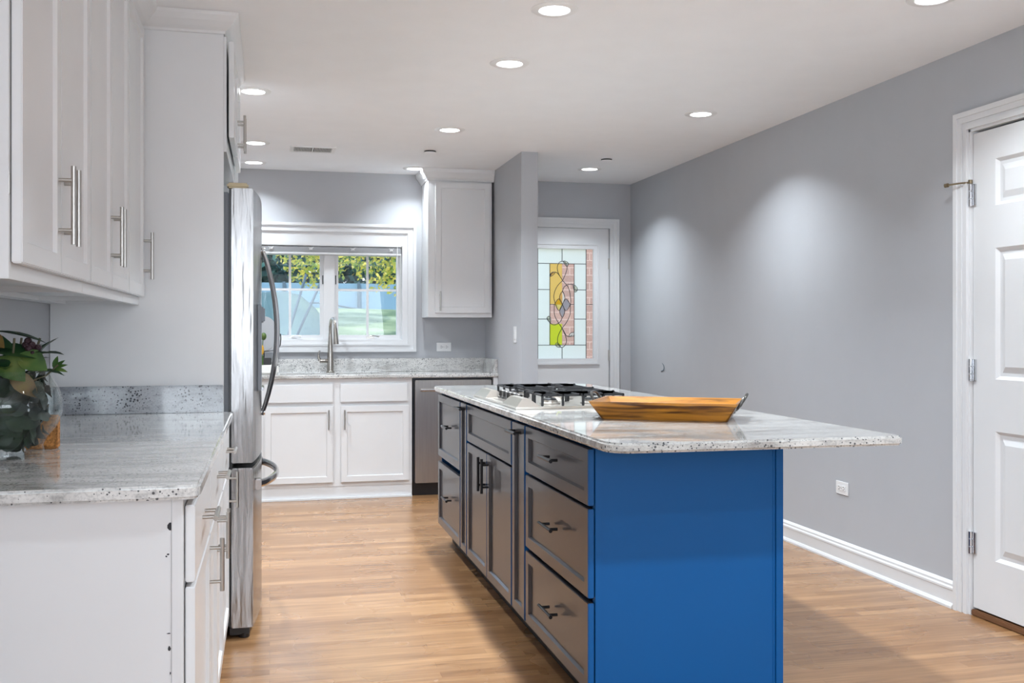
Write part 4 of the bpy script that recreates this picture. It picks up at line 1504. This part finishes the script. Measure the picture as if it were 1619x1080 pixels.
# the sprig reaching right, the tall leaf top left, the big pale leaf and the rusty one over the rim
leaf(top, (VX - 0.02, VY - 0.02, VZ + 0.318), (0.98, -0.1, -0.12), (0, 0, 1), 0.125, 0.055, 0.12)
leaf(top, (VX - 0.06, VY - 0.05, VZ + 0.30), (0.9, -0.2, -0.05), (0, -0.5, 1), 0.10, 0.06, 0.25)
rl = MB()
leaf(rl, (VX - 0.03, VY - 0.06, VZ + 0.305), (0.7, -0.5, -0.3), (0, -0.7, 0.6), 0.06, 0.045, 0.2)
rl.build('rusty_leaf', 'leaves_rust', pf, True)
leaf(top, (VX - 0.02, VY - 0.05, VZ + 0.268), (0.98, -0.1, 0.05), (0, -0.5, 1), 0.12, 0.07, 0.25)
leaf(mid, (VX + 0.045, VY - 0.06, VZ + 0.258), (0.8, -0.2, -0.35), (0, -0.8, 0.6), 0.075, 0.065, 0.2)
leaf(mid, (VX + 0.0, VY - 0.07, VZ + 0.25), (0.7, -0.3, -0.5), (0, -0.8, 0.6), 0.085, 0.07, 0.2)
rl = MB()
leaf(rl, (VX + 0.03, VY - 0.08, VZ + 0.215), (0.75, -0.05, -0.65), (0, -0.8, 0.4), 0.085, 0.05, 0.3)
rl.build('rusty_leaf', 'leaves_rust', pf, True)
rl = MB()
leaf(rl, (VX - 0.06, VY - 0.07, VZ + 0.255), (0.7, -0.4, -0.1), (0, -0.8, 0.6), 0.07, 0.06, 0.2)
rl.build('rusty_leaf', 'leaves_rust', pf, True)
stem.tube([(VX + 0.06, VY - 0.02, VZ + 0.19), (VX + 0.10, VY - 0.02, VZ + 0.205), (VX + 0.128, VY - 0.02, VZ + 0.232)], 0.0025, 6)
for dv in ((0.9, 0.0, 0.35), (0.2, 0.1, 0.9), (0.85, -0.1, -0.15), (0.6, 0.2, 0.6)):
    leaf(mid, (VX + 0.118, VY - 0.02, VZ + 0.222), dv, (0, -0.6, 0.8), 0.034, 0.015, 0.1)
top.build('dark_leaf', 'leaves_dark', pf, True)
mid.build('pale_leaf', 'leaves_mid', pf, True)
stem.build('stem', 'stem', pf, True)
for c in ((0.062, -0.04, 0.293), (0.072, -0.045, 0.283), (0.066, -0.05, 0.274), (0.078, -0.04, 0.270), (0.086, -0.045, 0.276), (0.058, -0.045, 0.283), (0.075, -0.05, 0.262)):
    MB().sphere((VX + c[0], VY + c[1], VZ + c[2]), 0.0095, 10).build('berry', 'berry', pf, True)
tag(MB().box(-0.640, -0.557, 2.925, 2.965, 0.9155, 1.005, 0.004).build('cork_block', 'cork'),
    'rough orange cork block standing behind the glass vase', 'block')

# ------------------------------------------------------------------ outside
g = MB()
n = 24
rows = []
for i in range(n + 1):
    y = 8.4 + i * 1.6
    r_ = []
    for j in range(n + 1):
        x = -14 + j * 1.5
        z = -0.25 + max(0, min(1, (y - 9) / 12)) * 1.75
        z += 0.22 * math.sin(x * 0.35 + 1.2) * min(1, (y - 8.4) / 8)
        r_.append((x, y, z))
    rows.append(r_)
g.quadstrip(rows)
struct(g.build('ground', 'lawn', None, True), 'sunlit lawn outside the kitchen window')
md = MB()
rows = []
for i in range(15):
    a = i / 14
    r_ = []
    for j in range(25):
        b_ = j / 24
        x = -4.2 + 5.6 * b_
        y = 13.5 + 5.0 * a
        z = 0.1 + 1.75 * (math.sin(PI * a) ** 0.7) * (math.sin(PI * min(1, b_ * 0.62)) ** 0.8) * (1 if b_ < 0.8 else max(0.0, 1 - ((b_ - 0.8) / 0.2) ** 2))
        r_.append((x, y, z))
    rows.append(r_)
md.quadstrip(rows)
struct(md.build('ground_mound', 'mound', None, True), 'grassy mound outside the left sash, tree shade tinted blue green')
fe = thing('garden_fence', 'pale blue fence screen standing beyond the lawn', 'fence', (1.0, 22.2, 1.2))
MB().box(-5, 3.6, 22.2, 22.3, 0.9, 2.28).build('screen', 'fence_blue', fe)
m = MB()
for xx in (-1.2, 0.3, 1.9, 3.55):
    m.box(xx - 0.03, xx + 0.03, 22.12, 22.2, 0.9, 2.3)
m.build('post', 'pole_dark', fe)
MB().tube(smooth_path([(-4, 22.1, 1.60), (-0.4, 22.1, 1.62), (0.9, 22.1, 1.85), (1.9, 22.1, 1.72), (3.5, 22.1, 1.60)], 6), 0.02, 6).build('cable', 'pole_dark', fe)
for (pa, pb, lab) in (((-0.05, 12.8, 0.25), (0.447, 12.8, 1.95), 'leaning dark pole outside the left sash, farther from the centre post'),
                      ((-0.07, 12.95, 0.25), (0.653, 12.95, 1.90), 'leaning dark pole outside the left sash, closer to the centre post')):
    tag(MB().tube([pa, pb], 0.016, 8).build('garden_pole', 'pole_dark', None, True), lab, 'pole', 'leaning garden poles')


def tree(label, c, rad, nleaf, size, mt, trunk, seed, group='trees beyond the lawn'):
    rr = random.Random(seed)
    t_ = thing('garden_tree', label, 'tree', (c[0], c[1], 0.3), group)
    lf = bmesh.new()
    for _ in range(nleaf):
        while True:
            p = Vector((rr.uniform(-1, 1), rr.uniform(-1, 1), rr.uniform(-1, 1)))
            if 0.15 < p.length < 1:
                break
        p = Vector((c[0] + p.x * rad[0], c[1] + p.y * rad[1], c[2] + p.z * rad[2]))
        d = Vector((rr.uniform(-1, 1), rr.uniform(-1, 1), rr.uniform(-1.2, 0.4))).normalized()
        u = Vector((rr.uniform(-1, 1), rr.uniform(-1, 1), rr.uniform(-1, 1))).normalized()
        a = d.cross(u).normalized()
        L = size * rr.uniform(0.6, 1.3)
        q = [p, p + d * L * 0.5 + a * L * 0.3, p + d * L, p + d * L * 0.5 - a * L * 0.3]
        lf.faces.new([lf.verts.new(v_) for v_ in q])
    mm = MB()
    mm.bm.free()
    mm.bm = lf
    mm.build('foliage', mt, t_)
    MB().tube([(c[0] + trunk, c[1], 0.2), (c[0] + trunk * 0.9, c[1], c[2]), (c[0] + trunk * 0.5, c[1], c[2] + rad[2] * 0.7)], [0.09, 0.07, 0.03], 8).build('trunk', 'bark', t_, True)


tree('yellow leaved tree hanging over the right window sash', (1.98, 15.3, 3.15), (1.2, 1.0, 1.35), 6500, 0.085, 'leaves_yellow', 2.1, 1)
tree('yellow green tree behind the left window sash', (0.80, 18.2, 3.25), (0.85, 0.9, 1.25), 3600, 0.09, 'leaves_yellow', 1.85, 2)
tree('blue green tree at the far left of the garden view', (-0.6, 24.3, 3.7), (1.6, 1.1, 2.2), 4000, 0.28, 'leaves_teal', -1.0, 3)
tree('blue green tree behind the middle of the garden view', (1.4, 27.5, 4.0), (2.2, 1.2, 2.6), 4200, 0.30, 'leaves_teal', 0.5, 4)
tree('blue green tree at the right of the garden view', (3.6, 24.6, 3.8), (1.7, 1.1, 2.4), 4000, 0.28, 'leaves_teal', 0.9, 5)
tag(MB().box(2.70, 4.2, 9.70, 9.85, -0.3, 3.2).build('brick_wall', 'brick'), 'brown brick porch wall seen through the front door glass', 'wall')
